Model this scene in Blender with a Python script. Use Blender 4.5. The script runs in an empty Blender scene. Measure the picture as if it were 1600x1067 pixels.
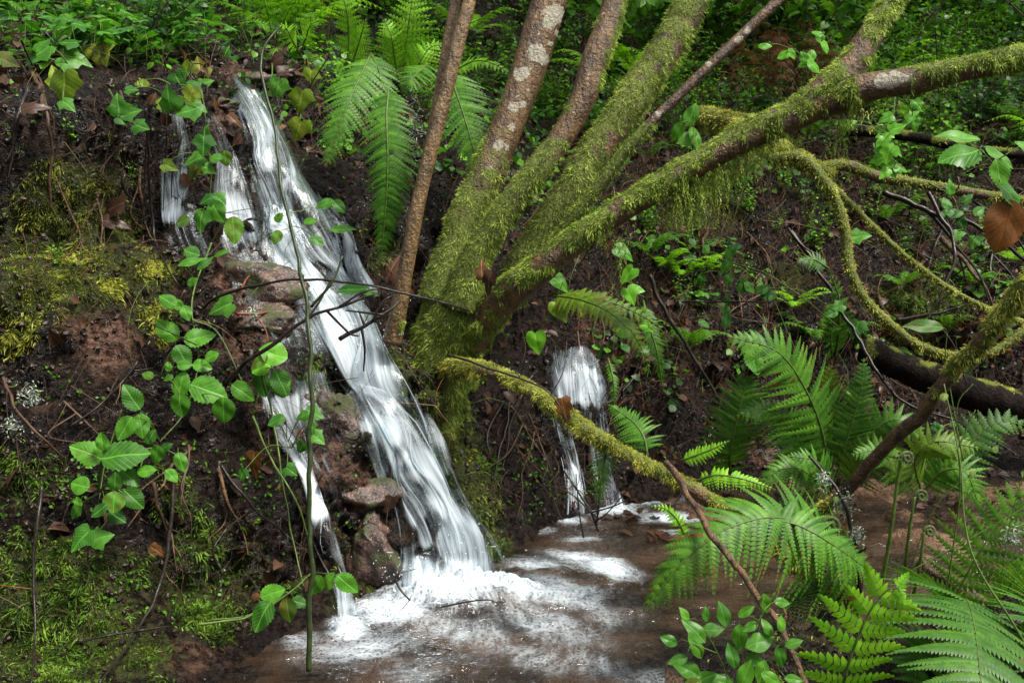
import bpy, math, random
import numpy as np
from mathutils import Vector
from mathutils.bvhtree import BVHTree

# ------------------------------------------------------------------ set-up
SC = bpy.context.scene
COL = SC.collection
RNG = np.random.default_rng(7)
EXPOSURE = 1.6
FPX = 1600.0
CAM = np.array([0.0, 0.0, 1.3])
PITCH = math.radians(10)
FWD = np.array([0, math.cos(PITCH), -math.sin(PITCH)])
UPV = np.array([0, math.sin(PITCH), math.cos(PITCH)])
RTV = np.array([1.0, 0, 0])

def nz(v):
    v = np.asarray(v, float)
    return v / (np.linalg.norm(v, axis=-1, keepdims=True) + 1e-9)

def ray(px, py):
    return FWD + RTV * ((px - 800) / FPX) + UPV * ((533.5 - py) / FPX)

def P(px, py, t):
    """World point at camera depth t (metres) in the direction of a photo position."""
    return CAM + ray(px, py) * t

def proj(V):
    d = np.asarray(V) - CAM
    t = d @ FWD
    t = np.where(np.abs(t) < 1e-4, 1e-4, t)
    return 800 + FPX * (d @ RTV) / t, 533.5 - FPX * (d @ UPV) / t, t

def Z0(px, py, z=0.0):
    d = ray(px, py)
    return CAM + d * ((z - CAM[2]) / d[2])

# ------------------------------------------------------------------ noise
def _hash(ix, iy, iz, seed):
    h = (ix * 374761393 + iy * 668265263 + iz * 2147483647 + seed * 1274126177) & 0xffffffff
    h = ((h ^ (h >> 13)) * 1274126177) & 0xffffffff
    return (h ^ (h >> 16)) & 0xffffffff

_G = nz(np.random.default_rng(3).normal(size=(256, 3)))

def pnoise(p, seed=0):
    p = np.asarray(p, float)
    i = np.floor(p).astype(np.int64)
    f = p - i
    u = f * f * f * (f * (f * 6 - 15) + 10)
    r = 0
    for dx in (0, 1):
        for dy in (0, 1):
            for dz in (0, 1):
                g = _G[_hash(i[..., 0] + dx, i[..., 1] + dy, i[..., 2] + dz, seed) & 255]
                d = f - np.array([dx, dy, dz])
                w = (u[..., 0] if dx else 1 - u[..., 0]) * (u[..., 1] if dy else 1 - u[..., 1]) * (u[..., 2] if dz else 1 - u[..., 2])
                r = r + w * (g * d).sum(-1)
    return r * 1.5

def fbm(p, octv=4, seed=0, gain=.5, lac=2.03):
    p = np.asarray(p, float)
    a, s, r = 1.0, 1.0, 0
    for k in range(octv):
        r = r + a * pnoise(p * s, seed + k * 17)
        a *= gain
        s *= lac
    return r

def sstep(a, b, x):
    t = np.clip((np.asarray(x, float) - a) / (b - a), 0, 1)
    return t * t * (3 - 2 * t)

# ------------------------------------------------------------------ mesh building
class G:
    """Collects geometry for ONE mesh object."""
    def __init__(self):
        self.V, self.Q, self.T, self.A, self.n = [], [], [], [], 0
    def add(self, V, quads=None, tris=None, **attrs):
        V = np.asarray(V, float).reshape(-1, 3)
        if quads is not None and len(quads):
            self.Q.append(np.asarray(quads, np.int64) + self.n)
        if tris is not None and len(tris):
            self.T.append(np.asarray(tris, np.int64) + self.n)
        self.V.append(V)
        self.A.append((len(V), attrs))
        self.n += len(V)
    def mesh(self, name, mat, origin=(0, 0, 0), smooth=True):
        V = np.concatenate(self.V) - np.asarray(origin, float)
        Q = np.concatenate(self.Q) if self.Q else np.zeros((0, 4), np.int64)
        T = np.concatenate(self.T) if self.T else np.zeros((0, 3), np.int64)
        me = bpy.data.meshes.new(name)
        me.vertices.add(len(V))
        me.vertices.foreach_set('co', V.astype(np.float32).ravel())
        loops = np.concatenate([Q.ravel(), T.ravel()]).astype(np.int32)
        me.loops.add(len(loops))
        me.loops.foreach_set('vertex_index', loops)
        st = np.concatenate([np.arange(len(Q)) * 4, len(Q) * 4 + np.arange(len(T)) * 3]).astype(np.int32)
        me.polygons.add(len(st))
        me.polygons.foreach_set('loop_start', st)
        me.polygons.foreach_set('use_smooth', np.full(len(st), smooth))
        names = {}
        for n, a in self.A:
            for k, v in a.items():
                names[k] = np.ndim(v) > 1 or (np.ndim(v) == 1 and len(v) == 3 and n != 3)
        for k, isv in names.items():
            out = []
            for n, a in self.A:
                v = a.get(k)
                if isv:
                    out.append(np.zeros((n, 3)) if v is None else np.broadcast_to(np.asarray(v, float), (n, 3)))
                else:
                    out.append(np.zeros(n) if v is None else np.broadcast_to(np.asarray(v, float), (n,)))
            at = me.attributes.new(k, 'FLOAT_VECTOR' if isv else 'FLOAT', 'POINT')
            at.data.foreach_set('vector' if isv else 'value', np.concatenate(out).astype(np.float32).ravel())
        me.update(calc_edges=True)
        me.validate()
        for m in (mat if isinstance(mat, (list, tuple)) else [mat]):
            me.materials.append(m)
        return me

def setp(o, label=None, cat=None, group=None, kind=None):
    if label: o['label'] = label
    if cat: o['category'] = cat
    if group: o['group'] = group
    if kind: o['kind'] = kind
    return o

def link(name, data, parent=None, loc=None):
    o = bpy.data.objects.new(name, data)
    COL.objects.link(o)
    if parent is not None: o.parent = parent
    if loc is not None: o.location = [float(c) for c in loc]
    return o

def thing(name, label, cat, loc, group=None):
    return setp(link(name, None, None, loc), label, cat, group)

def world_loc(o):
    l = np.zeros(3)
    while o is not None:
        l = l + np.array(o.location)
        o = o.parent
    return l

def part(name, g, mat, parent, smooth=True, label=None):
    o = link(name, g.mesh(name, mat, world_loc(parent), smooth), parent)
    if label: o['label'] = label
    return o

def single(name, g, mat, label=None, cat=None, group=None, kind=None, origin=(0, 0, 0), smooth=True):
    o = link(name, g.mesh(name, mat, origin, smooth), None, origin)
    return setp(o, label, cat, group, kind)

# ------------------------------------------------------------------ curves and tubes
def curve(pts, step=None, n=None):
    """Catmull-Rom through the rows of pts (any number of columns, the first three are xyz), resampled evenly."""
    p = np.asarray(pts, float)
    if len(p) == 2:
        p = np.array([p[0], (p[0] + p[1]) / 2, p[1]])
    e = np.vstack([2 * p[0] - p[1], p, 2 * p[-1] - p[-2]])
    out = []
    for i in range(1, len(e) - 2):
        t = np.linspace(0, 1, 24, endpoint=False)[:, None]
        a, b, c, d = e[i - 1], e[i], e[i + 1], e[i + 2]
        out.append(.5 * (2 * b + (c - a) * t + (2 * a - 5 * b + 4 * c - d) * t ** 2 + (3 * b - a - 3 * c + d) * t ** 3))
    out = np.vstack(out + [p[-1:]])
    L = np.concatenate([[0], np.cumsum(np.linalg.norm(np.diff(out[:, :3], axis=0), axis=1))])
    if n is None: n = max(3, int(L[-1] / step) + 1)
    s = np.linspace(0, L[-1], n)
    return np.stack([np.interp(s, L, out[:, k]) for k in range(out.shape[1])], 1)

def frames(C):
    T = nz(np.gradient(C, axis=0))
    U = np.zeros_like(C)
    u = np.cross(T[0], [0.3, 0.2, 1.0])
    if np.linalg.norm(u) < .1: u = np.cross(T[0], [1.0, 0, 0])
    u = nz(u)
    for i in range(len(C)):
        u = nz(u - T[i] * (u @ T[i]))
        U[i] = u
    return T, U, np.cross(T, U)

def tube(g, pts, seg=8, step=.02, rough=0.0, rscale=8, seed=0, cap=True, attr=None, **const):
    """pts rows: x y z radius. attr(C, ang, V, Nrm, s) -> dict of per-vertex attributes. Returns ring data."""
    C4 = curve(pts, step)
    C, R = C4[:, :3], np.maximum(C4[:, 3], .0004)
    T, U, W = frames(C)
    a = np.linspace(0, 2 * np.pi, seg, endpoint=False)
    D = U[:, None] * np.cos(a)[None, :, None] + W[:, None] * np.sin(a)[None, :, None]
    rr = np.broadcast_to(R[:, None], (len(C), seg))
    if rough:
        q = C[:, None] + D * R[:, None, None]
        rr = rr * (1 + rough * fbm(q * rscale, 3, seed))
    V = C[:, None] + D * rr[..., None]
    n, m = len(C), seg
    i, j = np.meshgrid(np.arange(n - 1), np.arange(m), indexing='ij')
    q = np.stack([i * m + j, i * m + (j + 1) % m, (i + 1) * m + (j + 1) % m, (i + 1) * m + j], -1).reshape(-1, 4)
    Vf = V.reshape(-1, 3)
    Nf = D.reshape(-1, 3)
    s = np.repeat(np.linspace(0, 1, n), m)
    at = dict(const)
    extra = {}
    if attr: extra = attr(Vf, Nf, s)
    if cap:
        Vf2 = np.vstack([Vf, C[:1] - T[:1] * R[0] * .3, C[-1:] + T[-1:] * R[-1] * .6])
        k = np.arange(m)
        tr = np.vstack([np.stack([np.full(m, n * m), (k + 1) % m, k], 1),
                        np.stack([np.full(m, n * m + 1), (n - 1) * m + k, (n - 1) * m + (k + 1) % m], 1)])
        ex2 = {kk: np.concatenate([vv, vv[:1], vv[-1:]]) for kk, vv in extra.items()}
        g.add(Vf2, q, tr, **at, **ex2)
    else:
        g.add(Vf, q, **at, **extra)
    return dict(V=Vf, N=Nf, s=s, C=C, R=R, n=n, m=m, extra=extra, T=np.repeat(T, m, 0), rr=rr.ravel())

# ------------------------------------------------------------------ blades (moss, needles, grass)
def blades(g, B, D, L, w, sag=.3, seed=1, rnd=None, bend=None):
    """Many short tapered blades: base points B, directions D, lengths L, half-widths w; they sag under gravity."""
    n = len(B)
    r = np.random.default_rng(seed)
    L = np.broadcast_to(np.asarray(L, float), (n,))[:, None]
    w = np.broadcast_to(np.asarray(w, float), (n,))[:, None]
    S = nz(np.cross(D, r.normal(size=(n, 3))))
    dn = np.array([0, 0, -1.0])
    M = B + D * L * .55 + dn * L * sag * .25
    E = B + D * L * .95 + dn * L * sag
    V = np.stack([B - S * w * .7, B + S * w * .7, M + S * w, M - S * w, E], 1).reshape(-1, 3)
    b = np.arange(n)[:, None] * 5
    rnd = r.random(n) if rnd is None else rnd
    tipv = np.tile(np.array([0, 0, .5, .5, 1.0]), n)
    g.add(V, b + np.array([[0, 1, 2, 3]]), b + np.array([[3, 2, 4]]), rnd=np.repeat(rnd, 5), tip=tipv)

def sample_tris(V, tris, wt, n, seed):
    r = np.random.default_rng(seed)
    a, b, c = V[tris[:, 0]], V[tris[:, 1]], V[tris[:, 2]]
    cr = np.cross(b - a, c - a)
    ar = np.linalg.norm(cr, axis=1) * wt
    if ar.sum() <= 0: return np.zeros((0, 3)), np.zeros((0, 3)), np.zeros(0, int)
    k = r.choice(len(tris), n, p=ar / ar.sum())
    u, v = r.random(n), r.random(n)
    f = u + v > 1
    u[f], v[f] = 1 - u[f], 1 - v[f]
    return a[k] + (b - a)[k] * u[:, None] + (c - a)[k] * v[:, None], nz(cr[k]), k

# ------------------------------------------------------------------ leaves
def _outline(kind, n=36):
    th = np.linspace(0, 2 * np.pi, n, endpoint=False)
    if kind in ('ovate', 'lance', 'round', 'needle'):
        k = n // 2
        y = np.linspace(0, 1, k + 1)
        wmax, pw = dict(ovate=(.36, .78), lance=(.20, .85), round=(.47, .9), needle=(.05, .8))[kind]
        w = wmax * np.sin(np.pi * y ** pw) ** (.72 if kind != 'lance' else .9)
        if kind == 'ovate':
            w = w * (1 + .15 * (np.arange(k + 1) % 2) - .06)
        xr = np.stack([w[:-1], y[:-1]], 1)
        xl = np.stack([-w[1:], y[1:]], 1)[::-1]
        return np.vstack([xr, xl])
    if kind == 'heart':
        pts = [(0, .06), (.13, -.06), (.28, -.07), (.40, .04), (.45, .2), (.42, .38), (.33, .56), (.2, .75), (.08, .92), (0, 1.02)]
    elif kind == 'ivy':
        pts = [(0, .05), (.12, -.07), (.30, -.10), (.42, .02), (.46, .14), (.60, .34), (.47, .43), (.35, .50), (.29, .66), (.15, .86), (0, 1.04)]
    elif kind == 'palm':
        pts = [(0, .02), (.10, -.02), (.30, .0), (.44, .14), (.34, .24), (.40, .40), (.38, .56), (.22, .56), (.20, .74), (.10, .90), (0, 1.0)]
    p = np.array(pts)
    return np.vstack([p, (p * [-1, 1])[1:-1][::-1]])

_TPL = {}
def leaf_tpl(kind):
    if kind not in _TPL:
        o = _outline(kind)
        n = len(o)
        c = np.array([0, .38])
        rings = [c + (o - c) * f for f in (.33, .68, 1.0)]
        V2 = np.vstack([c[None]] + rings)
        tr = np.stack([np.zeros(n, int), 1 + np.arange(n), 1 + (np.arange(n) + 1) % n], 1)
        q = []
        for r in range(2):
            a = 1 + r * n + np.arange(n)
            b = 1 + r * n + (np.arange(n) + 1) % n
            q.append(np.stack([a, a + n, b + n, b], 1))
        _TPL[kind] = (V2, np.vstack(q), tr, np.abs(o[:, 0]).max())
    return _TPL[kind]

def leaf(g, kind, p, d, nrm, L, wide=1.0, droop=.25, fold=.18, rnd=None, seed=0, brown=0.0):
    """One leaf: base p, growing along d, its upper side facing nrm."""
    V2, q, tr, wm = leaf_tpl(kind)
    d = nz(d)
    x = nz(np.cross(d, nrm))
    u = np.cross(x, d)
    r = np.random.default_rng(seed + int(abs(p[0] * 7919 + p[2] * 104729) * 10) % 100000)
    X, Y = V2[:, 0] * wide, V2[:, 1]
    ph = r.random() * 6
    Z = -droop * Y ** 2 * .6 + fold * np.abs(X) - .55 * X ** 2 + .025 * np.sin(Y * 9 + X * 7 + ph)
    Xb = X + .06 * np.sin(ph) * Y ** 2
    V = np.asarray(p) + (Xb[:, None] * x + Y[:, None] * d + Z[:, None] * u) * L
    rv = r.random() if rnd is None else rnd
    g.add(V, q, tr, lc=np.stack([X / wm, Y, np.full(len(X), brown)], 1), rnd=np.full(len(X), rv))

def leaf_px(g, px, py, size, ang, kind='ovate', t=None, off=.12, tilt=None, wide=1.0, droop=.3, rnd=None, brown=0.0, seed=0):
    """A leaf whose middle is seen near (px, py), size in photo pixels, growing towards ang degrees (0 = to the right, 90 = up)."""
    if t is None: t = hit_t(px, py) - off
    L = size * t / FPX
    a = math.radians(ang)
    r = np.random.default_rng(int(px * 31 + py * 17 + seed))
    d = RTV * math.cos(a) + UPV * math.sin(a) + FWD * (r.uniform(-.35, .15))
    n = -FWD * 1.0 + UPV * .55 + RTV * r.uniform(-.45, .45)
    if tilt is not None: n = n + np.asarray(tilt)
    d = nz(d)
    mid = P(px, py, t)
    base = mid - d * L * .48
    if brown == 0 and r.random() < .22: brown = r.uniform(.15, .48)
    leaf(g, kind, base, d, nz(n), L, wide, droop, r.uniform(.08, .32), rnd, seed, brown)
    return base, d

# ------------------------------------------------------------------ fern fronds
def frond(g, R, width, npin=24, npl=12, nrm=(0, -.5, 1), start=.12, droop=.25, shape='lance', tooth=1.0, grav=.12, seed=0, brown=0.0, curl=0.0, lean=18, sep=.52, full=.80):
    """A twice-divided fern blade along the rachis polyline R (base to tip)."""
    C = curve(R, n=80)
    L = np.linalg.norm(np.diff(C, axis=0), axis=1).sum()
    T = nz(np.gradient(C, axis=0))
    nrm = nz(nrm)
    r = np.random.default_rng(seed)
    gap = L * (1 - start) / npin
    dn = np.array([0, 0, -1.0])
    for i in range(npin):
        sp = (i + .4) / npin
        s = start + (1 - start) * sp
        k = s * 79
        k0 = min(int(k), 78)
        p = C[k0] + (C[k0 + 1] - C[k0]) * (k - k0)
        t = T[k0]
        b = nz(np.cross(t, nrm))
        nn = np.cross(b, t)
        if shape == 'lance': pr = (1 - sp) ** .75 * min(1, .55 + sp / .55) * 1.28
        elif shape == 'tri': pr = (1 - sp) ** .9 * min(1, .85 + sp)
        else: pr = math.sin(math.pi * min(1, sp * .9 + .1)) ** .6
        pr = max(.05, min(1, pr))
        for sd in (-1, 1):
            if r.random() < .022: continue
            ln = width * .5 * pr * r.uniform(.80, 1.08)
            a = math.radians(lean + 22 * sp + r.uniform(-5, 5))
            d = nz(b * sd * math.cos(a) + t * math.sin(a) + nn * r.uniform(-.08, .16))
            m = max(4, int(npl * (.35 + .65 * pr)))
            q = (np.arange(m) + .5) / m
            up = nz(np.cross(d, np.cross(nn, d)))
            dr = droop * r.uniform(.6, 1.4)
            base = p + d * ln * q[:, None] - up * (dr * ln * q ** 2)[:, None] + dn * (grav * ln * q ** 1.6)[:, None]
            if curl:
                base = base + nn * (curl * ln * np.maximum(0, q - .5) ** 2)[:, None] - d * (curl * ln * .8 * np.maximum(0, q - .5) ** 2)[:, None]
            dd = nz(np.gradient(base, axis=0)) if m > 1 else d[None]
            sp2 = ln / m
            pw = min(gap * full, ln * .38) * np.clip((1 - q) ** .75 * 1.1, .12, 1)
            pw = pw * r.uniform(.85, 1.1, m)
            for s2 in (-1, 1):
                e = nz(np.cross(dd, up) * s2 + dd * .42)
                h = dd * sp2 * sep
                tipp = base + e * pw[:, None] - up * (pw * .18)[:, None]
                mid = base + e * (pw * .62)[:, None]
                V = np.stack([base - h, base + h, mid + dd * sp2 * (.45 * tooth), mid - dd * sp2 * (.45 * tooth), tipp + dd * sp2 * .18], 1).reshape(-1, 3)
                n5 = np.arange(m)[:, None] * 5
                rv = np.clip(.5 + .25 * r.normal() + r.normal(size=m) * .06, 0, 1)
                bz = np.repeat(np.clip((brown + .30 * max(0, r.normal())) * (q + r.normal(size=m) * .3), 0, 1), 5)
                lcx = np.tile([0, 0, .6, .6, 1.0], m)
                if s2 > 0: qu, tr = [[0, 3, 2, 1]], [[3, 4, 2]]
                else: qu, tr = [[0, 1, 2, 3]], [[3, 2, 4]]
                g.add(V, n5 + np.array(qu), n5 + np.array(tr), rnd=np.repeat(rv, 5), lc=np.stack([lcx, np.repeat(q, 5), bz], 1))
    return C

def stalk(g, R, r0, r1, seg=6, step=.02):
    C = np.asarray(R, float)
    rr = np.linspace(r0, r1, len(C))
    tube(g, np.column_stack([C, rr]), seg, step)
# ------------------------------------------------------------------ materials
class NT:
    def __init__(self, name):
        self.m = bpy.data.materials.new(name)
        self.m.use_nodes = True
        self.t = self.m.node_tree
        self.t.nodes.clear()
        self.out = self.t.nodes.new('ShaderNodeOutputMaterial')
    def n(self, typ, props=None, **ins):
        x = self.t.nodes.new('ShaderNode' + typ)
        for k, v in (props or {}).items(): setattr(x, k, v)
        for k, v in ins.items():
            key = int(k[1:]) if k[0] == 'i' and k[1:].isdigit() else k.replace('_', ' ')
            s = x.inputs[key]
            if hasattr(v, 'is_output') or isinstance(v, bpy.types.NodeSocket): self.t.links.new(v, s)
            elif isinstance(v, (tuple, list)) and len(v) == 3 and s.type == 'RGBA': s.default_value = (*v, 1)
            else: s.default_value = v
        return x
    def attr(self, name): return self.n('Attribute', dict(attribute_name=name))
    def math(self, op, a, b=None, c=None, clamp=False):
        kw = dict(i0=a)
        if b is not None: kw['i1'] = b
        if c is not None: kw['i2'] = c
        return self.n('Math', dict(operation=op, use_clamp=clamp), **kw).outputs[0]
    def mix(self, f, a, b, mode='MIX'):
        x = self.t.nodes.new('ShaderNodeMix')
        x.data_type = 'RGBA'; x.blend_type = mode
        for s, v in ((x.inputs[0], f), (x.inputs[6], a), (x.inputs[7], b)):
            if isinstance(v, bpy.types.NodeSocket): self.t.links.new(v, s)
            elif isinstance(v, (tuple, list)): s.default_value = (*v, 1)
            else: s.default_value = v
        return x.outputs[2]
    def ramp(self, f, *stops):
        x = self.t.nodes.new('ShaderNodeValToRGB')
        e = x.color_ramp.elements
        while len(e) < len(stops): e.new(.5)
        for el, (p, c) in zip(e, stops):
            el.position = p
            el.color = (*c, 1) if isinstance(c, (tuple, list)) else (c, c, c, 1)
        self.t.links.new(f, x.inputs[0])
        return x.outputs[0]
    def noise(self, vec, scale, detail=4, rough=.55, dist=0.0):
        return self.n('TexNoise', None, Vector=vec, Scale=scale, Detail=detail, Roughness=rough, Distortion=dist).outputs['Fac']
    def pos(self): return self.n('NewGeometry').outputs['Position']
    def mapr(self, v, a, b, c=0.0, d=1.0, smooth=True):
        return self.n('MapRange', dict(interpolation_type='SMOOTHSTEP' if smooth else 'LINEAR'), i0=v, i1=a, i2=b, i3=c, i4=d).outputs[0]
    def scalev(self, v, s):
        return self.n('VectorMath', dict(operation='MULTIPLY'), i0=v, i1=s).outputs[0]
    def bump(self, h, strength, dist=.01, nrm=None):
        kw = dict(Height=h, Strength=strength, Distance=dist)
        if nrm is not None: kw['Normal'] = nrm
        return self.n('Bump', None, **kw).outputs[0]
    def fin(self, sh, vol=None):
        self.t.links.new(sh, self.out.inputs[0])
        return self.m
    def bsdf(self, **kw): return self.n('BsdfPrincipled', None, **kw)

def mat_leaf(name, dark, light, vein=None, rough=.42, trans=.35, veins=True, spec=.24, tint=1.15):
    m = NT(name)
    rnd = m.attr('rnd').outputs['Fac']
    oi = m.n('ObjectInfo').outputs['Random']
    r = m.math('MULTIPLY_ADD', oi, .25, m.math('MULTIPLY_ADD', rnd, .95, -.10), clamp=True)
    c = m.mix(r, dark, light)
    lc = m.n('SeparateXYZ', None, Vector=m.attr('lc').outputs['Vector'])
    x, y, br = lc.outputs[0], lc.outputs[1], lc.outputs[2]
    n = m.noise(m.pos(), 55, 3)
    c = m.mix(m.mapr(n, .35, .7, 0, .45), c, tuple(v * .55 for v in dark))
    nrm = None
    if veins:
        ax = m.math('ABSOLUTE', x)
        mid = m.mapr(ax, .015, .085, 1, 0)
        ph = m.math('MULTIPLY', m.math('SUBTRACT', y, m.math('MULTIPLY', ax, .42)), 46)
        sv = m.mapr(m.math('SINE', ph), .80, 1.0, 0, .55)
        vm = m.math('MAXIMUM', mid, sv)
        c = m.mix(m.math('MULTIPLY', vm, .45), c, vein or tuple(min(1, v * 1.8 + .03) for v in light))
        nrm = m.bump(m.math('SUBTRACT', 1, vm), .35, .003)
    brn = m.mix(n, (.09, .035, .012), (.22, .085, .02))
    c = m.mix(m.mapr(m.math('MULTIPLY_ADD', n, .5, br), .55, .95), c, brn)
    kw = dict(Base_Color=c, Roughness=rough)
    if nrm is not None: kw['Normal'] = nrm
    p = m.bsdf(**kw)
    p.inputs['Specular IOR Level'].default_value = spec
    tr = m.n('BsdfTranslucent', None, Color=m.mix(1.0, c, (tint, tint * 1.02, .55), 'MULTIPLY'))
    s = m.n('MixShader', None, Fac=trans, i1=p.outputs[0], i2=tr.outputs[0])
    return m.fin(s.outputs[0])

def mat_moss(name, dark, mid, light, trans=.3):
    m = NT(name)
    rnd = m.attr('rnd').outputs['Fac']
    tip = m.attr('tip').outputs['Fac']
    n = m.noise(m.pos(), 14, 4)
    f = m.math('ADD', m.math('MULTIPLY', rnd, .45), m.math('ADD', m.math('MULTIPLY', tip, .22), m.mapr(n, .3, .7, -.12, .38)))
    c = m.ramp(f, (.12, dark), (.5, mid), (.95, light))
    c = m.mix(m.mapr(m.noise(m.pos(), 31, 3), .56, .72, 0, .55), c, (mid[0] * .8, mid[1] * .42, mid[2] * .6))
    p = m.bsdf(Base_Color=c, Roughness=.6)
    p.inputs['Specular IOR Level'].default_value = .25
    tr = m.n('BsdfTranslucent', None, Color=c)
    return m.fin(m.n('MixShader', None, Fac=trans, i1=p.outputs[0], i2=tr.outputs[0]).outputs[0])

def mat_bark(name, dark, light, lich=(.30, .275, .21), mossc=(.062, .076, .012), streak=(60, 60, 12), wet=.45, spec=.4, bump=.9):
    m = NT(name)
    pos = m.pos()
    n1 = m.noise(pos, 22, 5, .6)
    n2 = m.noise(pos, 95, 4, .6)
    w = m.noise(m.n('VectorMath', dict(operation='MULTIPLY'), i0=pos, i1=streak).outputs[0], 1.0, 4, .6)
    c = m.mix(m.mapr(m.math('ADD', m.math('MULTIPLY', n1, .6), m.math('MULTIPLY', w, .4)), .36, .64), dark, light)
    sp = m.mapr(m.noise(m.scalev(pos, (130, 130, 210)), 1.0, 1), .66, .74, 0, .55)
    c = m.mix(sp, c, tuple(min(.5, v * 2.6 + .04) for v in light))
    li = m.math('ADD', m.attr('lichen').outputs['Fac'], m.math('ADD', m.math('MULTIPLY_ADD', n2, .9, -.45), m.math('MULTIPLY_ADD', m.noise(pos, 40, 3), 1.0, -.5)))
    lm = m.mapr(li, .44, .56)
    c = m.mix(lm, c, m.mix(n2, tuple(v * .35 for v in lich), tuple(v * 1.35 for v in lich)))
    mo = m.math('ADD', m.attr('moss').outputs['Fac'], m.math('MULTIPLY_ADD', n1, .8, -.4))
    mm = m.mapr(mo, .32, .6)
    c = m.mix(mm, c, m.mix(n2, mossc, tuple(v * 1.9 for v in mossc)))
    h = m.math('ADD', m.math('MULTIPLY', w, .6), m.math('MULTIPLY', n2, .5))
    p = m.bsdf(Base_Color=c, Roughness=m.mix(m.math('MAXIMUM', lm, mm), (wet,) * 3, (.8,) * 3), Normal=m.bump(h, bump, .02))
    p.inputs['Specular IOR Level'].default_value = spec
    return m.fin(p.outputs[0])

def mat_ground():
    m = NT('wet_bank_soil')
    pos = m.pos()
    n0 = m.noise(pos, 2.3, 4)
    n1 = m.noise(pos, 11, 5, .62)
    n2 = m.noise(pos, 46, 5, .65)
    n3 = m.noise(pos, 170, 3, .6)
    mixn = m.math('ADD', m.math('MULTIPLY', n1, .45), m.math('ADD', m.math('MULTIPLY', n2, .35), m.math('MULTIPLY', n0, .2)))
    c = m.ramp(mixn, (.40, (.003, .002, .0015)), (.50, (.0085, .0048, .003)), (.59, (.026, .013, .0075)), (.72, (.075, .042, .027)))
    rk = m.attr('rock').outputs['Fac']
    rkc = m.ramp(n2, (.36, (.018, .009, .006)), (.52, (.095, .048, .032)), (.72, (.22, .13, .095)))
    c = m.mix(m.mapr(m.math('ADD', rk, m.math('MULTIPLY_ADD', n1, .9, -.45)), .3, .65), c, rkc)
    sd = m.attr('sand').outputs['Fac']
    sdc = m.ramp(m.math('ADD', m.math('MULTIPLY', n1, .6), m.math('MULTIPLY', n2, .4)), (.35, (.055, .030, .018)), (.5, (.16, .092, .056)), (.66, (.29, .19, .125)))
    c = m.mix(m.mapr(m.math('ADD', sd, m.math('MULTIPLY_ADD', n1, .7, -.35)), .3, .6), c, sdc)
    mo = m.attr('moss').outputs['Fac']
    moc = m.ramp(n3, (.3, (.014, .018, .004)), (.7, (.055, .066, .012)))
    c = m.mix(m.mapr(m.math('ADD', mo, m.math('MULTIPLY_ADD', n2, 1.0, -.5)), .32, .62, 0, .9), c, moc)
    h = m.math('ADD', m.math('MULTIPLY', n2, .7), m.math('ADD', m.math('MULTIPLY', n3, .28), m.math('MULTIPLY', n1, .8)))
    p = m.bsdf(Base_Color=c, Roughness=m.mapr(n2, .38, .60, .08, .55), Normal=m.bump(h, 1.0, .05))
    p.inputs['Specular IOR Level'].default_value = .26
    return m.fin(p.outputs[0])

def mat_fall(name, white=(.80, .87, .94)):
    m = NT(name)
    fl = m.attr('flow').outputs['Vector']
    d = m.attr('dens').outputs['Fac']
    wob = m.n('VectorMath', dict(operation='ADD'), i0=fl, i1=m.scalev(m.n('TexNoise', None, Vector=m.scalev(fl, (5, 4, 1)), Scale=1.0, Detail=2).outputs['Color'], (.018, .03, 0))).outputs[0]
    n1 = m.noise(m.scalev(wob, (105, 2.8, 1)), 1.0, 4, .6)
    n2 = m.noise(m.scalev(wob, (30, 2.2, 1)), 1.0, 4, .55)
    n3 = m.noise(m.scalev(wob, (9, 2.4, 1)), 1.0, 3, .5)
    v = m.math('ADD', m.math('MULTIPLY', n1, .40), m.math('ADD', m.math('MULTIPLY', n2, .42), m.math('MULTIPLY', n3, .40)))
    a = m.mapr(m.math('ADD', v, m.math('MULTIPLY_ADD', d, .62, -.62)), .39, .80)
    a = m.math('MULTIPLY', m.math('MULTIPLY', a, .96), m.mapr(d, .02, .3))
    c = m.mix(m.mapr(v, .45, .72), (.40, .51, .60), white)
    nb = m.bump(m.math('ADD', n1, n2), .35, .010)
    p = m.bsdf(Base_Color=c, Roughness=.5, Normal=nb)
    p.inputs['Specular IOR Level'].default_value = .2
    tl = m.n('BsdfTranslucent', None, Color=c)
    s1 = m.n('MixShader', None, Fac=.3, i1=p.outputs[0], i2=tl.outputs[0])
    # between the white strands: a clear film of water that only shines
    cl = m.n('BsdfTransparent', None, Color=(.94, .95, .95))
    gl = m.n('BsdfGlossy', None, Color=(.9, .95, 1.0), Roughness=.12, Normal=nb)
    fr = m.n('LayerWeight', None, Blend=.25, Normal=nb).outputs['Fresnel']
    s2 = m.n('MixShader', None, Fac=m.math('MULTIPLY', m.math('MULTIPLY', fr, .28), m.mapr(d, .05, .4)), i1=cl.outputs[0], i2=gl.outputs[0])
    return m.fin(m.n('MixShader', None, Fac=a, i1=s2.outputs[0], i2=s1.outputs[0]).outputs[0])

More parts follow.
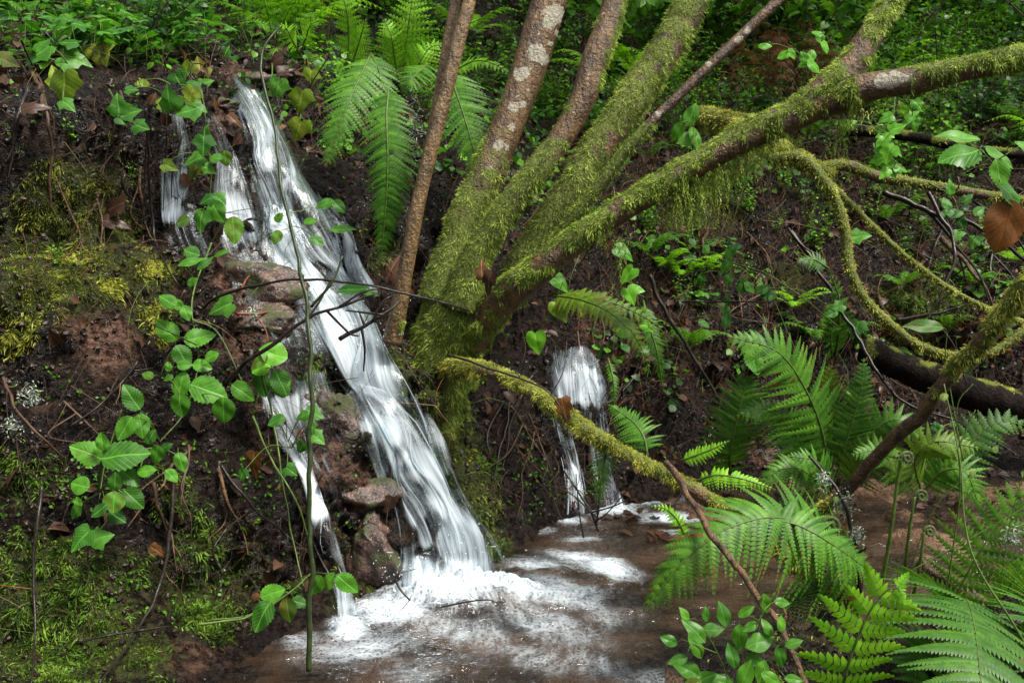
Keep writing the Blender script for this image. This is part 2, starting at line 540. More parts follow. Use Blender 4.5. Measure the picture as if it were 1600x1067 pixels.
def mat_water():
    m = NT('stream_water')
    pos = m.pos()
    f = m.attr('foam').outputs['Fac']
    fl = m.attr('flow').outputs['Vector']
    n1 = m.noise(m.scalev(fl, (24, 13, 1)), 1.0, 5, .62)
    n2 = m.noise(m.scalev(fl, (9, 4, 1)), 1.0, 4, .55)
    bub = m.n('TexVoronoi', None, Vector=m.scalev(pos, (95, 130, 1)), Scale=1.0).outputs['Distance']
    n3 = m.math('MULTIPLY_ADD', m.mapr(bub, .1, .6), .45, m.math('MULTIPLY', m.noise(m.scalev(fl, (120, 50, 1)), 1.0, 3, .6), .6))
    v = m.math('ADD', m.math('MULTIPLY', n1, .40), m.math('ADD', m.math('MULTIPLY', n2, .40), m.math('MULTIPLY', n3, .28)))
    a = m.mapr(m.math('ADD', v, m.math('MULTIPLY_ADD', f, .92, -.50)), .24, .92)
    a = m.math('MAXIMUM', a, m.math('MULTIPLY', m.mapr(f, .08, .75), m.mapr(n1, .36, .62, .02, .28)))
    a = m.math('MULTIPLY', m.math('MULTIPLY', a, m.mapr(f, .45, 1.0, .72, .95)), m.mapr(f, .08, .4))
    wav = m.math('ADD', m.math('MULTIPLY', m.noise(m.scalev(pos, (24, 34, 1)), 1.0, 3, .55, .6), .7), m.math('MULTIPLY', n3, .2))
    nb = m.bump(wav, .5, .035)
    foam = m.bsdf(Base_Color=m.mix(m.mapr(v, .4, .75), (.30, .37, .44), (.68, .75, .80)), Roughness=.4, Normal=m.bump(v, .9, .02))
    cl = m.n('BsdfTransparent', None, Color=(.76, .69, .61))
    gl = m.n('BsdfGlossy', None, Color=(1, 1, 1), Roughness=.05, Normal=nb)
    fr = m.n('Fresnel', None, IOR=1.33, Normal=nb).outputs[0]
    bn = m.noise(m.scalev(pos, (3.5, 6, 1)), 1.0, 4, .6)
    mud = m.n('BsdfDiffuse', None, Color=m.mix(m.mapr(bn, .35, .65), (.010, .006, .004), (.062, .036, .022)))
    body = m.n('MixShader', None, Fac=.62, i1=cl.outputs[0], i2=mud.outputs[0])
    s2 = m.n('MixShader', None, Fac=m.math('MINIMUM', m.math('MULTIPLY', fr, 1.6), .8), i1=body.outputs[0], i2=gl.outputs[0])
    return m.fin(m.n('MixShader', None, Fac=a, i1=s2.outputs[0], i2=foam.outputs[0]).outputs[0])

def mat_plain(name, c1, c2, rough=.6, scale=40, spec=.25, bump=.4, trans=0):
    m = NT(name)
    n = m.noise(m.pos(), scale, 4, .6)
    oi = m.n('ObjectInfo').outputs['Random']
    rnd = m.attr('rnd').outputs['Fac']
    f = m.math('ADD', m.mapr(n, .3, .7, 0, .55), m.math('MULTIPLY', rnd, .45))
    c = m.mix(f, c1, c2)
    p = m.bsdf(Base_Color=c, Roughness=rough, Normal=m.bump(n, bump, .006))
    p.inputs['Specular IOR Level'].default_value = spec
    if trans:
        tl = m.n('BsdfTranslucent', None, Color=c)
        return m.fin(m.n('MixShader', None, Fac=trans, i1=p.outputs[0], i2=tl.outputs[0]).outputs[0])
    return m.fin(p.outputs[0])

M_GROUND = mat_ground()
M_FALL = mat_fall('falling_water')
M_WATER = mat_water()
M_CURL = mat_moss('furled_fern_scales', (.07, .10, .03), (.17, .23, .09), (.33, .38, .22), .15)
M_BARK = mat_bark('red_brown_bark', (.028, .014, .005), (.130, .070, .023))
M_SAP = mat_bark('olive_brown_bark', (.060, .034, .012), (.165, .098, .036), streak=(70, 70, 16))
M_DEAD = mat_bark('dead_branch_bark', (.018, .010, .005), (.115, .056, .022))
M_DARK = mat_plain('wet_black_twig', (.008, .006, .005), (.032, .021, .015), .35, 60)
M_TWIG = mat_plain('brown_twig', (.030, .017, .010), (.11, .06, .034), .5, 60)
M_REDTWIG = mat_plain('rusty_twig', (.09, .028, .010), (.24, .085, .03), .5, 50)
M_STEM = mat_plain('green_stem', (.045, .085, .015), (.14, .20, .035), .4, 40, trans=.15)
M_DSTEM = mat_plain('dark_green_stem', (.012, .020, .006), (.045, .062, .014), .35, 40)
M_MOSS = mat_moss('trunk_moss', (.034, .050, .007), (.24, .34, .040), (.64, .76, .17), .4)
M_YMOSS = mat_moss('yellow_moss', (.060, .065, .008), (.36, .38, .050), (.76, .76, .19), .4)
M_BMOSS = mat_moss('bank_moss', (.016, .022, .003), (.115, .145, .016), (.40, .46, .060), .3)
M_GMOSS = mat_moss('green_moss', (.014, .028, .004), (.075, .145, .014), (.25, .40, .045), .3)
M_LICHEN = mat_moss('pale_lichen', (.16, .20, .15), (.36, .42, .33), (.60, .66, .54), .15)
M_IVY = mat_leaf('ivy_leaf', (.018, .090, .010), (.085, .26, .022), rough=.42)
M_YIVY = mat_leaf('yellowing_leaf', (.10, .18, .010), (.22, .31, .018), rough=.45)
M_BRAMBLE = mat_leaf('bramble_leaf', (.012, .058, .007), (.085, .27, .016), rough=.42, trans=.3)
M_HEART = mat_leaf('bright_heart_leaf', (.060, .23, .012), (.15, .42, .022), rough=.36, trans=.4)
M_LANCE = mat_leaf('glossy_leaf', (.030, .13, .010), (.12, .33, .024), rough=.36, trans=.4)
M_FERN = mat_leaf('fern_blade', (.028, .115, .008), (.13, .32, .020), rough=.48, trans=.4, veins=False, spec=.28)
M_FERND = mat_leaf('dark_fern_blade', (.020, .082, .008), (.085, .215, .016), rough=.46, trans=.35, veins=False, spec=.30)
M_FERNY = mat_leaf('yellowing_fern_blade', (.050, .12, .008), (.16, .27, .018), rough=.5, trans=.4, veins=False, spec=.25)
M_FERNL = mat_leaf('bright_young_fern', (.12, .34, .012), (.30, .62, .030), rough=.48, trans=.42, veins=False, spec=.25)
M_BACK = mat_leaf('undergrowth_leaf', (.028, .100, .009), (.13, .32, .024), rough=.4, trans=.4, veins=False)
M_BACKL = mat_leaf('bright_undergrowth_leaf', (.085, .26, .016), (.22, .50, .035), rough=.4, trans=.45, veins=False)
M_BACKD = mat_leaf('dark_undergrowth_leaf', (.012, .050, .009), (.042, .135, .020), rough=.4, trans=.35, veins=False)
M_RUST = mat_leaf('dead_bracken', (.060, .027, .012), (.22, .10, .045), rough=.7, trans=.3, veins=False, spec=.1)
M_LITTER = mat_leaf('dead_leaf', (.016, .008, .006), (.080, .034, .018), vein=(.13, .07, .04), rough=.38, trans=.12, spec=.25)
M_OCHRE = mat_leaf('ochre_dead_leaf', (.040, .016, .006), (.16, .062, .016), vein=(.3, .18, .07), rough=.35, trans=.25)
M_HANG = mat_leaf('hanging_dead_leaf', (.018, .008, .003), (.075, .030, .007), vein=(.12, .06, .02), rough=.4, trans=.3)
M_STRAW = mat_plain('straw_strand', (.10, .055, .02), (.34, .22, .10), .5, 50)
M_STONE = mat_bark('wet_stone', (.008, .005, .004), (.11, .062, .045), mossc=(.022, .026, .005), streak=(30, 30, 30), wet=.24, spec=.5, bump=.7)
M_GRIT = mat_plain('grit', (.02, .014, .011), (.13, .09, .07), .4, 25)
M_CLOD = mat_plain('soil_crumbs', (.003, .002, .0015), (.030, .015, .009), .35, 60, bump=.8)
M_ROTSHADE = mat_bark('shadowed_rotten_bark', (.002, .0015, .0012), (.012, .007, .005), wet=.8, spec=.1)  # near black: the shadow around the log is put into this bark colour
# ------------------------------------------------------------------ ground
# Each row: x, then (y, z) of: pool edge bed, foot, mid, lip, and three points of the hillside behind
KEYS = [
    # x      bed y/z        foot y/z       mid y/z       lip y/z
    (-4.5,  1.5, .02,     2.00, .05,    2.45, .80,    3.10, 1.52),
    (-1.7,  1.7, .02,     2.22, .05,    2.66, .80,    3.30, 1.50),
    (-1.25, 1.9, .06,    2.30, .10,    2.78, .80,    3.45, 1.50),
    (-1.02, 2.0, .08,    2.36, .10,    3.00, .84,    3.72, 1.53),
    (-.80,  2.2, .05,    2.54, .08,    3.20, .82,    3.95, 1.45),
    (-.62,  2.4, -.12,    2.72, .00,    3.36, .78,    4.10, 1.36),
    (-.27,  2.55, -.16,   2.95, .00,    3.34, .56,    4.15, 1.22),
    (.0,    2.8, -.14,    3.28, .00,    3.58, .54,    4.30, 1.12),
    (.10,   3.0, -.10,    3.48, .00,    3.84, .54,    4.48, 1.02),
    (.22,   3.2, -.07,    3.66, .01,    4.00, .53,    4.65, .95),
    (.36,   3.3, -.06,    3.76, .01,    4.08, .50,    4.80, 1.00),
    (.52,   3.4, -.05,    3.90, .02,    4.36, .60,    5.05, 1.18),
    (.85,   3.5, -.05,    4.10, .02,    4.66, .66,    5.50, 1.34),
    (1.5,   3.5, -.05,    4.16, .02,    4.90, .70,    6.00, 1.48),
    (2.5,   3.5, -.05,    4.25, .02,    5.05, .70,    6.20, 1.50),
    (9.0,   3.5, -.05,    4.30, .02,    5.10, .70,    6.20, 1.50),
]
KEYS = np.array(KEYS)

def pchip_eval(K, s):
    """K: (n, m) knot values at s = 0..n-1 for m columns; s: (k,). Returns (k, m), monotone between knots."""
    d = np.diff(K, axis=0)
    a, b = d[:-1], d[1:]
    ok = a * b > 0
    with np.errstate(all='ignore'):
        mid = np.where(ok, 2 * a * b / (a + b + 1e-12), 0)
    m = np.vstack([d[:1], mid, d[-1:]])
    i = np.clip(s.astype(int), 0, len(K) - 2)
    t = (s - i)[:, None]
    h00, h10 = 2 * t ** 3 - 3 * t ** 2 + 1, t ** 3 - 2 * t ** 2 + t
    h01, h11 = -2 * t ** 3 + 3 * t ** 2, t ** 3 - t ** 2
    return h00 * K[i] + h10 * m[i] + h01 * K[i + 1] + h11 * m[i + 1]

def gauss1(a, sig, axis):
    k = int(sig * 3) + 1
    w = np.exp(-.5 * (np.arange(-k, k + 1) / sig) ** 2)
    w /= w.sum()
    pad = [(0, 0)] * a.ndim
    pad[axis] = (k, k)
    b = np.pad(a, pad, mode='edge')
    return sum(w[i] * np.take(b, np.arange(i, i + a.shape[axis]), axis=axis) for i in range(2 * k + 1))

def build_ground():
    xs = np.concatenate([np.linspace(-4.5, -1.9, 40, endpoint=False), np.linspace(-1.9, 2.6, 330, endpoint=False), np.linspace(2.6, 9, 60)])
    xd = np.linspace(-4.5, 9, 1351)
    cols = []
    for k in range(1, 9):
        v = np.interp(xd, KEYS[:, 0], KEYS[:, k])
        v = gauss1(v, 6, 0)
        cols.append(np.interp(xs, xd, v))
    by, bz, fy, fz, my, mz, ly, lz = cols
    mound = sstep(.45, 1.1, xs)
    ky = [np.full_like(xs, -9), np.full_like(xs, 1.2), by, fy, my, ly, ly + 2.2, ly + 6.5, ly + 16]
    shore = 1 - sstep(-.78, -.60, xs)
    kz = [np.full_like(xs, -.12) + .25 * mound + .20 * shore, np.minimum(-.06, bz) + .12 * mound + .13 * shore, bz, fz, mz, lz, lz + .55, lz + 2.35, lz + 7.5]
    s = np.concatenate([np.linspace(0, 1, 20, endpoint=False), np.linspace(1, 2, 60, endpoint=False), np.linspace(2, 3, 40, endpoint=False),
                        np.linspace(3, 4, 110, endpoint=False), np.linspace(4, 5, 110, endpoint=False), np.linspace(5, 6, 80, endpoint=False), np.linspace(6, 8, 90)])
    Y = pchip_eval(np.array(ky), s)
    Z = pchip_eval(np.array(kz), s)
    X = np.broadcast_to(xs, Y.shape)
    V = np.stack([X, Y, Z], -1)
    du = np.gradient(V, axis=1)
    dv = np.gradient(V, axis=0)
    N = nz(np.cross(du, dv))
    S = s[:, None] + 0 * X
    bank = sstep(2.7, 3.4, S) * (1 - .55 * sstep(5.2, 6, S))
    far = sstep(5.2, 6.5, S)
    big = fbm(V * [2.6, 2.6, 3.2], 3, 5)
    med = fbm(V * [8.5, 8.5, 11], 4, 11)
    fine = fbm(V * 34, 3, 23)
    rid = 1 - np.abs(fbm(V * [6, 6, 9], 3, 31))
    left = 1 - sstep(-1.15, -.8, X)
    disp = bank * (.065 * big + .034 * med + .016 * fine + .020 * (rid - .7)) + (1 - bank) * (.012 * med + .004 * fine) + far * .10 * big
    # roots and turf overhang the lip on the left, the wall is hollowed beneath them
    disp = disp + left * (.09 * np.exp(-((S - 4.86) / .10) ** 2) - .15 * np.exp(-((S - 4.50) / .18) ** 2)) * (1 - .3 * far)
    # ledges across the cascade
    cas = sstep(-1.1, -.85, X) * (1 - sstep(-.3, 0, X)) * bank
    disp = disp + cas * .036 * np.tanh(1.5 * np.sin(Z * 15 + 3 * med + X * 5))
    V = V + N * disp[..., None] * [.6, 1, 1]
    # dark hollows: right of the trunk, and under the fallen log
    for hx, hy, hz, hr, hd in [(.02, 3.72, .62, .15, .22), (.05, 3.62, .35, .12, .10), (1.75, 4.55, .30, .22, .22), (2.1, 4.6, .30, .25, .25), (2.5, 4.6, .3, .3, .25), (.12, 4.0, .78, .12, .1)]:
        V[..., 1] += hd * np.exp(-(((V[..., 0] - hx) ** 2 + (V[..., 1] - hy) ** 2 * .5 + (V[..., 2] - hz) ** 2) / hr ** 2))
    # low mossy soil on the near side of the stream, right of the pool
    bars = sstep(.35, .8, X) * sstep(2.9, 3.2, V[..., 1]) * (S < 2.9)
    V[..., 2] += bars * (.012 + .075 * fbm(V * [2.4, 4.5, 0] + 4, 3, 43))
    r, c = X.shape
    pool = sstep(.35, .62, X + .16 * fbm(V * [2, 2, 0], 3, 41)) * (1 - sstep(2.45, 2.75, V[..., 1] - .25 * sstep(.9, 2, X)))
    V[..., 2] += pool * (.15 + .05 * med)
    i, j = np.meshgrid(np.arange(r - 1), np.arange(c - 1), indexing='ij')
    q = np.stack([i * c + j, i * c + j + 1, (i + 1) * c + j + 1, (i + 1) * c + j], -1).reshape(-1, 4)
    return V.reshape(-1, 3), q, S.ravel()

GV, GQ, GS = build_ground()
BVH = BVHTree.FromPolygons([Vector(v) for v in GV], GQ.tolist())

def hit(px, py):
    d = ray(px, py)
    L = np.linalg.norm(d)
    h = BVH.ray_cast(Vector(CAM), Vector(d / L))
    if h[0] is None: return P(px, py, 12), np.array([0, -.5, .8]), 12.0
    t = h[3] / L
    return np.array(h[0]), np.array(h[1]), t

def hit_t(px, py): return hit(px, py)[2]
def on(px, py, off=0.0):
    t = hit_t(px, py)
    return P(px, py, t - off)
def drop(x, y):
    h = BVH.ray_cast(Vector((x, y, 30)), Vector((0, 0, -1)))
    return np.array(h[0]) if h[0] is not None else np.array([x, y, 0])

def blob(pts, V):
    """Sum of soft blobs (photo position, radius in metres, strength) laid on the ground where that place is."""
    r = np.zeros(len(V))
    for px, py, rad, st in pts:
        c = hit(px, py)[0]
        r = np.maximum(r, st * np.exp(-((np.linalg.norm(V - c, axis=1) / rad) ** 2)))
    return r

ROCK = [(385, 440, .14, .9), (400, 490, .13, .9), (370, 540, .1, .6), (380, 130, .10, .9), (350, 190, .08, .6), (510, 720, .12, .8), (420, 600, .12, .7), (560, 770, .10, .7),
        (160, 530, .12, .8), (110, 510, .12, .6), (500, 620, .1, .5), (1200, 715, .10, .8), (930, 520, .12, .55), (960, 560, .1, .5), (640, 860, .1, .5), (840, 360, .1, .6),
        (60, 640, .15, .35), (1180, 690, .1, .6), (360, 100, .12, .5), (270, 560, .1, .4), (300, 1030, .16, .5)]
MOSSB = [(120, 340, .20, 1), (110, 420, .18, 1), (230, 420, .10, .95), (240, 490, .09, .8), (60, 340, .12, .9), (40, 460, .1, .8), (20, 500, .1, .7), (70, 380, .15, .9),
         (160, 300, .12, .7), (90, 290, .12, .7), (60, 940, .22, .85), (110, 990, .22, .85), (150, 900, .15, .6), (20, 1000, .2, .7), (330, 860, .16, .6), (310, 940, .16, .65),
         (280, 780, .12, .5), (620, 590, .16, .9), (660, 640, .16, .9), (720, 700, .16, .85), (740, 780, .18, .9), (760, 850, .14, .9), (690, 560, .15, .8), (600, 680, .1, .5),
         (1080, 330, .25, .9), (1130, 330, .2, .7), (560, 950, .12, .8), (550, 880, .1, .5), (1450, 470, .25, .9), (1230, 440, .15, .7), (960, 470, .1, .4), (490, 590, .09, .5),
         (1400, 490, .2, .8), (30, 760, .15, .5), (20, 840, .15, .4), (200, 1010, .2, .6), (90, 900, .15, .6), (600, 400, .15, .6), (1150, 420, .2, .5), (250, 900, .15, .5), (380, 900, .14, .5)]

def ground_attrs():
    far = GS > 5.6
    V = GV
    rock = blob(ROCK, V)
    moss = blob(MOSSB, V)
    moss = np.maximum(moss, .42 * sstep(5, 5.4, GS) * sstep(-.2, .3, fbm(V * 1.7, 3, 77)))
    near = sstep(.35, .62, V[:, 0]) * (1 - sstep(2.45, 2.75, V[:, 1] - .25 * sstep(.9, 2, V[:, 0])))
    stream = np.maximum(sstep(3.2, 3.6, V[:, 1]), sstep(.55, .9, V[:, 0]))
    sand = (1 - sstep(2.55, 2.85, GS)) * sstep(1.0, 1.3, GS) * (1 - near) * sstep(-.72, -.58, V[:, 0]) * (.34 + .34 * stream + .28 * fbm(V * [4, 7, 4], 3, 78))
    moss = np.maximum(moss, near * .35)
    return dict(rock=rock, moss=moss, sand=sand)

GATT = ground_attrs()
g = G()
g.add(GV, GQ, **GATT)
single('ground', g, M_GROUND, 'wet dark soil bank and stream bed under the forest', 'ground', kind='structure')
# ------------------------------------------------------------------ falling water
SMOOTH_CACHE = {}
def smooth_hit_grid(rows, ncol, step):
    """Rows (py, left px, right px) of a fall -> grid of ground points under it, evened out."""
    rw = np.array(rows, float)
    py = np.arange(rw[0, 0], rw[-1, 0] + .1, step)
    i = np.arange(len(rw))
    xl, xr = np.interp(py, rw[:, 0], rw[:, 1]), np.interp(py, rw[:, 0], rw[:, 2])
    k = max(1.0, 14 / step)
    xl, xr = gauss1(xl, k, 0), gauss1(xr, k, 0)
    u = np.linspace(0, 1, ncol)
    PX = xl[:, None] + (xr - xl)[:, None] * u
    PY = np.broadcast_to(py[:, None], PX.shape)
    t = np.array([[hit_t(PX[a, b], PY[a, b]) for b in range(ncol)] for a in range(len(py))])
    t = gauss1(gauss1(t, 24 / step, 0), max(.8, ncol / 24), 1)
    pts = CAM + (FWD + RTV * ((PX[..., None] - 800) / FPX) + UPV * ((533.5 - PY[..., None]) / FPX)) * t[..., None]
    return pts, PX, PY, u, t

def fall_sheet(g, rows, lift, seed, dens=1.0, fade_top=.03, fade_bot=.02, edge=.18, ncol=44, step=4, holes=.55):
    pts, PX, PY, u, t = smooth_hit_grid(rows, ncol, step)
    r, c = PX.shape
    du, dv = np.gradient(pts, axis=1), np.gradient(pts, axis=0)
    N = nz(np.cross(dv, du))
    N = np.where((N @ FWD)[..., None] > 0, -N, N)
    v = np.concatenate([[0], np.cumsum(np.linalg.norm(np.diff(pts[:, c // 2], axis=0), axis=1))])
    wid = np.linalg.norm(pts[:, -1] - pts[:, 0], axis=1)
    U = (u[None] - .5) * (wid.mean() * .6 + .4 * wid)[:, None]
    Vv = np.broadcast_to(v[:, None], U.shape)
    fl = np.stack([U, Vv, np.full_like(U, seed * 3.7)], -1)
    bulge = np.sin(np.pi * u)[None] ** .7
    n1 = fbm(np.stack([U * 26, Vv * 3.0, np.full_like(U, seed)], -1), 3, seed)
    n2 = fbm(np.stack([U * 8, Vv * 5.5, np.full_like(U, seed)], -1), 3, seed + 5)
    L = lift * (.35 + .65 * bulge) + .009 * n1 + .008 * n2 * bulge
    V = pts + N * L[..., None]
    vv = np.linspace(0, 1, r)[:, None]
    eN = .5 + .5 * fbm(np.stack([U * 6, Vv * 3, np.full_like(U, seed + 9)], -1), 3, seed + 3)
    ed = sstep(0, edge, u)[None] * sstep(0, edge, 1 - u)[None]
    ed = np.clip(ed * (1.25 - .5 * eN) - .35 * (1 - ed) * sstep(.4, .8, eN), 0, 1)
    fd = sstep(0, fade_top, vv) * sstep(0, fade_bot, 1 - vv)
    hole = 1 - holes * sstep(.0, .42, fbm(np.stack([U * 9, Vv * 4.2, np.full_like(U, seed + 2)], -1), 3, seed + 8))
    led = fbm(np.stack([U * 3.5, Vv * 6.5, np.full_like(U, 2)], -1), 3, 77)
    hole = hole * (1 + .30 * np.clip(led, -.8, .8))
    D = dens * ed * fd * hole * (.80 + .20 * sstep(.1, .4, vv))
    i, j = np.meshgrid(np.arange(r - 1), np.arange(c - 1), indexing='ij')
    q = np.stack([i * c + j, i * c + j + 1, (i + 1) * c + j + 1, (i + 1) * c + j], -1).reshape(-1, 4)
    g.add(V.reshape(-1, 3), q, flow=fl.reshape(-1, 3), dens=D.ravel())
    return V, N, u, v

def fall_strands(g, rows, n, lift, seed, wpx=2.2, span=(.10, .34), urange=(.04, .96)):
    """Separate cords of water: thin tapered ribbons that follow the fall a little above the sheet."""
    pts, PX, PY, u, t = smooth_hit_grid(rows, 26, 6)
    r, c = PX.shape
    du, dv = np.gradient(pts, axis=1), np.gradient(pts, axis=0)
    N = nz(np.cross(dv, du))
    N = np.where((N @ FWD)[..., None] > 0, -N, N)
    rg = np.random.default_rng(seed)
    for k in range(n):
        uu = rg.uniform(*urange)
        ln = rg.uniform(*span)
        v0 = rg.uniform(0, 1 - ln)
        m = 14
        vv = np.linspace(v0, v0 + ln, m) * (r - 1)
        ud = (uu + .010 * np.sin(np.linspace(0, 2, m) + rg.uniform(0, 6))) * (c - 1)
        a, b = np.clip(vv.astype(int), 0, r - 2), np.clip(ud.astype(int), 0, c - 2)
        fa, fb = (vv - a)[:, None], np.clip(ud - b, 0, 1)[:, None]
        def smp(A): return (A[a, b] * (1 - fb) + A[a, b + 1] * fb) * (1 - fa) + (A[a + 1, b] * (1 - fb) + A[a + 1, b + 1] * fb) * fa
        C = smp(pts) + nz(smp(N)) * (lift * rg.uniform(.6, 1.25) * (.4 + .6 * math.sin(math.pi * uu)))
        rad = rg.uniform(.5, 1.4) * wpx * 3.2 / FPX * np.sin(np.pi * np.linspace(.04, .97, m)) ** .7
        tube(g, np.column_stack([C, rad]), 5, .03, cap=True, flow=np.array([uu, v0, seed]), dens=rg.uniform(.75, 1.1))

MAIN = [(128, 338, 372), (150, 345, 395), (175, 360, 412), (205, 372, 425), (240, 380, 440), (280, 384, 470), (320, 388, 505), (360, 392, 528), (400, 395, 545),
        (440, 415, 560), (480, 440, 590), (520, 470, 600), (560, 492, 612), (600, 510, 640), (650, 535, 668), (700, 560, 682), (750, 575, 702), (800, 592, 735), (850, 600, 765), (900, 602, 785), (945, 600, 800)]
CORE = [(150, 352, 388), (185, 370, 410), (220, 382, 430), (260, 386, 452), (300, 393, 480), (340, 400, 505), (380, 408, 522), (420, 430, 540), (460, 455, 562), (495, 480, 590), (530, 493, 600), (570, 503, 616),
        (620, 530, 650), (670, 558, 672), (720, 584, 692), (770, 604, 718), (810, 612, 742), (850, 616, 764), (900, 614, 778), (945, 606, 792)]
LEFTW = [(172, 242, 282), (210, 240, 296), (250, 238, 302), (300, 240, 306), (350, 244, 312), (400, 262, 330), (440, 285, 345)]
MIDW = [(180, 312, 336), (210, 322, 350), (250, 332, 372), (300, 326, 392), (350, 330, 402), (400, 345, 420), (450, 360, 450), (500, 365, 480)]
LOWF = [(470, 345, 440), (510, 358, 460), (550, 375, 478), (600, 385, 500), (650, 400, 500), (690, 425, 505), (740, 455, 525), (790, 478, 545), (830, 490, 548)]
THIN = [(600, 388, 402), (640, 402, 420), (670, 418, 440), (700, 436, 460), (740, 458, 482), (780, 472, 500), (830, 484, 520), (870, 500, 535), (910, 515, 548), (960, 520, 558), (1000, 520, 566)]
WISP = [(295, 470, 520), (330, 500, 535), (370, 520, 552), (420, 535, 560), (470, 560, 596)]
WISPR = [(595, 610, 640), (640, 640, 674), (690, 660, 690), (740, 680, 706), (800, 705, 740), (850, 740, 775), (885, 760, 790)]
LEFTDRIP = [(690, 395, 420), (760, 420, 462), (820, 440, 480), (880, 440, 470)]

FILM = [(330, 330, 400), (400, 345, 430), (460, 352, 470), (520, 364, 500), (580, 380, 522), (640, 398, 545), (700, 432, 575), (760, 470, 600)]
g = G()
fall_sheet(g, FILM, .014, 14, dens=.80, holes=.75, fade_top=.15, fade_bot=.3, ncol=36)
fall_sheet(g, MAIN, .030, 1, dens=.90, holes=.85)
fall_sheet(g, MAIN, .050, 2, dens=.74, holes=.85)
fall_sheet(g, CORE, .060, 3, dens=1.0, holes=.5)
fall_sheet(g, CORE, .080, 4, dens=.78, holes=.8, edge=.3)
fall_sheet(g, LEFTW, .022, 5, dens=1.06, holes=.55, fade_bot=.4, ncol=22)
fall_sheet(g, MIDW, .022, 6, dens=.90, holes=.7, fade_bot=.4, ncol=24)
fall_sheet(g, LOWF, .022, 7, dens=.82, holes=.8, fade_top=.45, fade_bot=.3, ncol=28)
fall_sheet(g, THIN, .036, 8, dens=.98, holes=.35, fade_top=.25, ncol=16)
fall_sheet(g, WISP, .03, 9, dens=.95, holes=.5, fade_top=.2, ncol=14)
fall_sheet(g, WISPR, .03, 10, dens=.76, holes=.5, fade_top=.2, ncol=14)
fall_sheet(g, LEFTDRIP, .012, 12, dens=.5, holes=.8, fade_top=.3, fade_bot=.4, ncol=14)
fall_strands(g, CORE, 14, .072, 21, .7)
fall_strands(g, MAIN, 12, .045, 22, .6)
fall_strands(g, LEFTW, 8, .022, 23, .7)
fall_strands(g, THIN, 6, .03, 24, .8)
fall_strands(g, MIDW, 6, .022, 25, .6)
def spray(g, px, py, n, sx, sy, t0, seed, up=.04):
    """Drops thrown up where the water lands."""
    r = np.random.default_rng(seed)
    for k in range(n):
        p = P(px + r.normal() * sx, py + r.normal() * sy, t0 + r.normal() * .05) + [0, 0, abs(r.normal()) * up]
        dr = nz(r.normal(size=3) + [0, 0, .8])
        ln = np.exp(r.normal() * .5) * .0022
        tube(g, np.column_stack([np.array([p, p + dr * ln, p + dr * ln * 2]), [.0007, .0013, .0006]]), 5, .003, flow=np.array([k, 0, 1.0]), dens=1.3)
spray(g, 620, 905, 40, 26, 14, 2.98, 1)
spray(g, 740, 880, 45, 40, 20, 2.95, 2)
spray(g, 560, 520, 60, 40, 18, 3.2, 3, .02)
spray(g, 545, 975, 40, 16, 10, 2.85, 4, .02)
setp(single('waterfall', g, M_FALL), 'tall white waterfall sliding down the bank left of the mossy tree', 'waterfall', kind='structure')

F2A = [(543, 858, 915), (554, 846, 934), (580, 842, 942), (610, 845, 948), (640, 850, 950), (665, 852, 950)]
F2B = [(640, 848, 882), (670, 856, 892), (710, 868, 900), (750, 876, 908), (785, 880, 912), (808, 878, 915)]
F2C = [(640, 900, 948), (680, 905, 950), (720, 915, 955), (760, 920, 965), (800, 925, 985)]
g = G()
fall_sheet(g, F2A, .035, 31, fade_top=.12, dens=1.02, holes=.9, ncol=30, fade_bot=.3)
fall_sheet(g, F2A, .05, 32, fade_top=.16, dens=.86, holes=.9, ncol=30, fade_bot=.3)
fall_sheet(g, F2B, .03, 33, dens=.96, holes=.6, ncol=14)
fall_sheet(g, F2C, .03, 34, dens=1.0, holes=.6, ncol=16)
fall_strands(g, F2A, 14, .05, 35, .7)
fall_strands(g, F2B, 14, .035, 36, .7)
fall_strands(g, F2C, 14, .035, 37, .7)
setp(single('small_waterfall', g, M_FALL), 'small waterfall pouring over a lip behind the low mossy branch', 'waterfall', kind='structure')

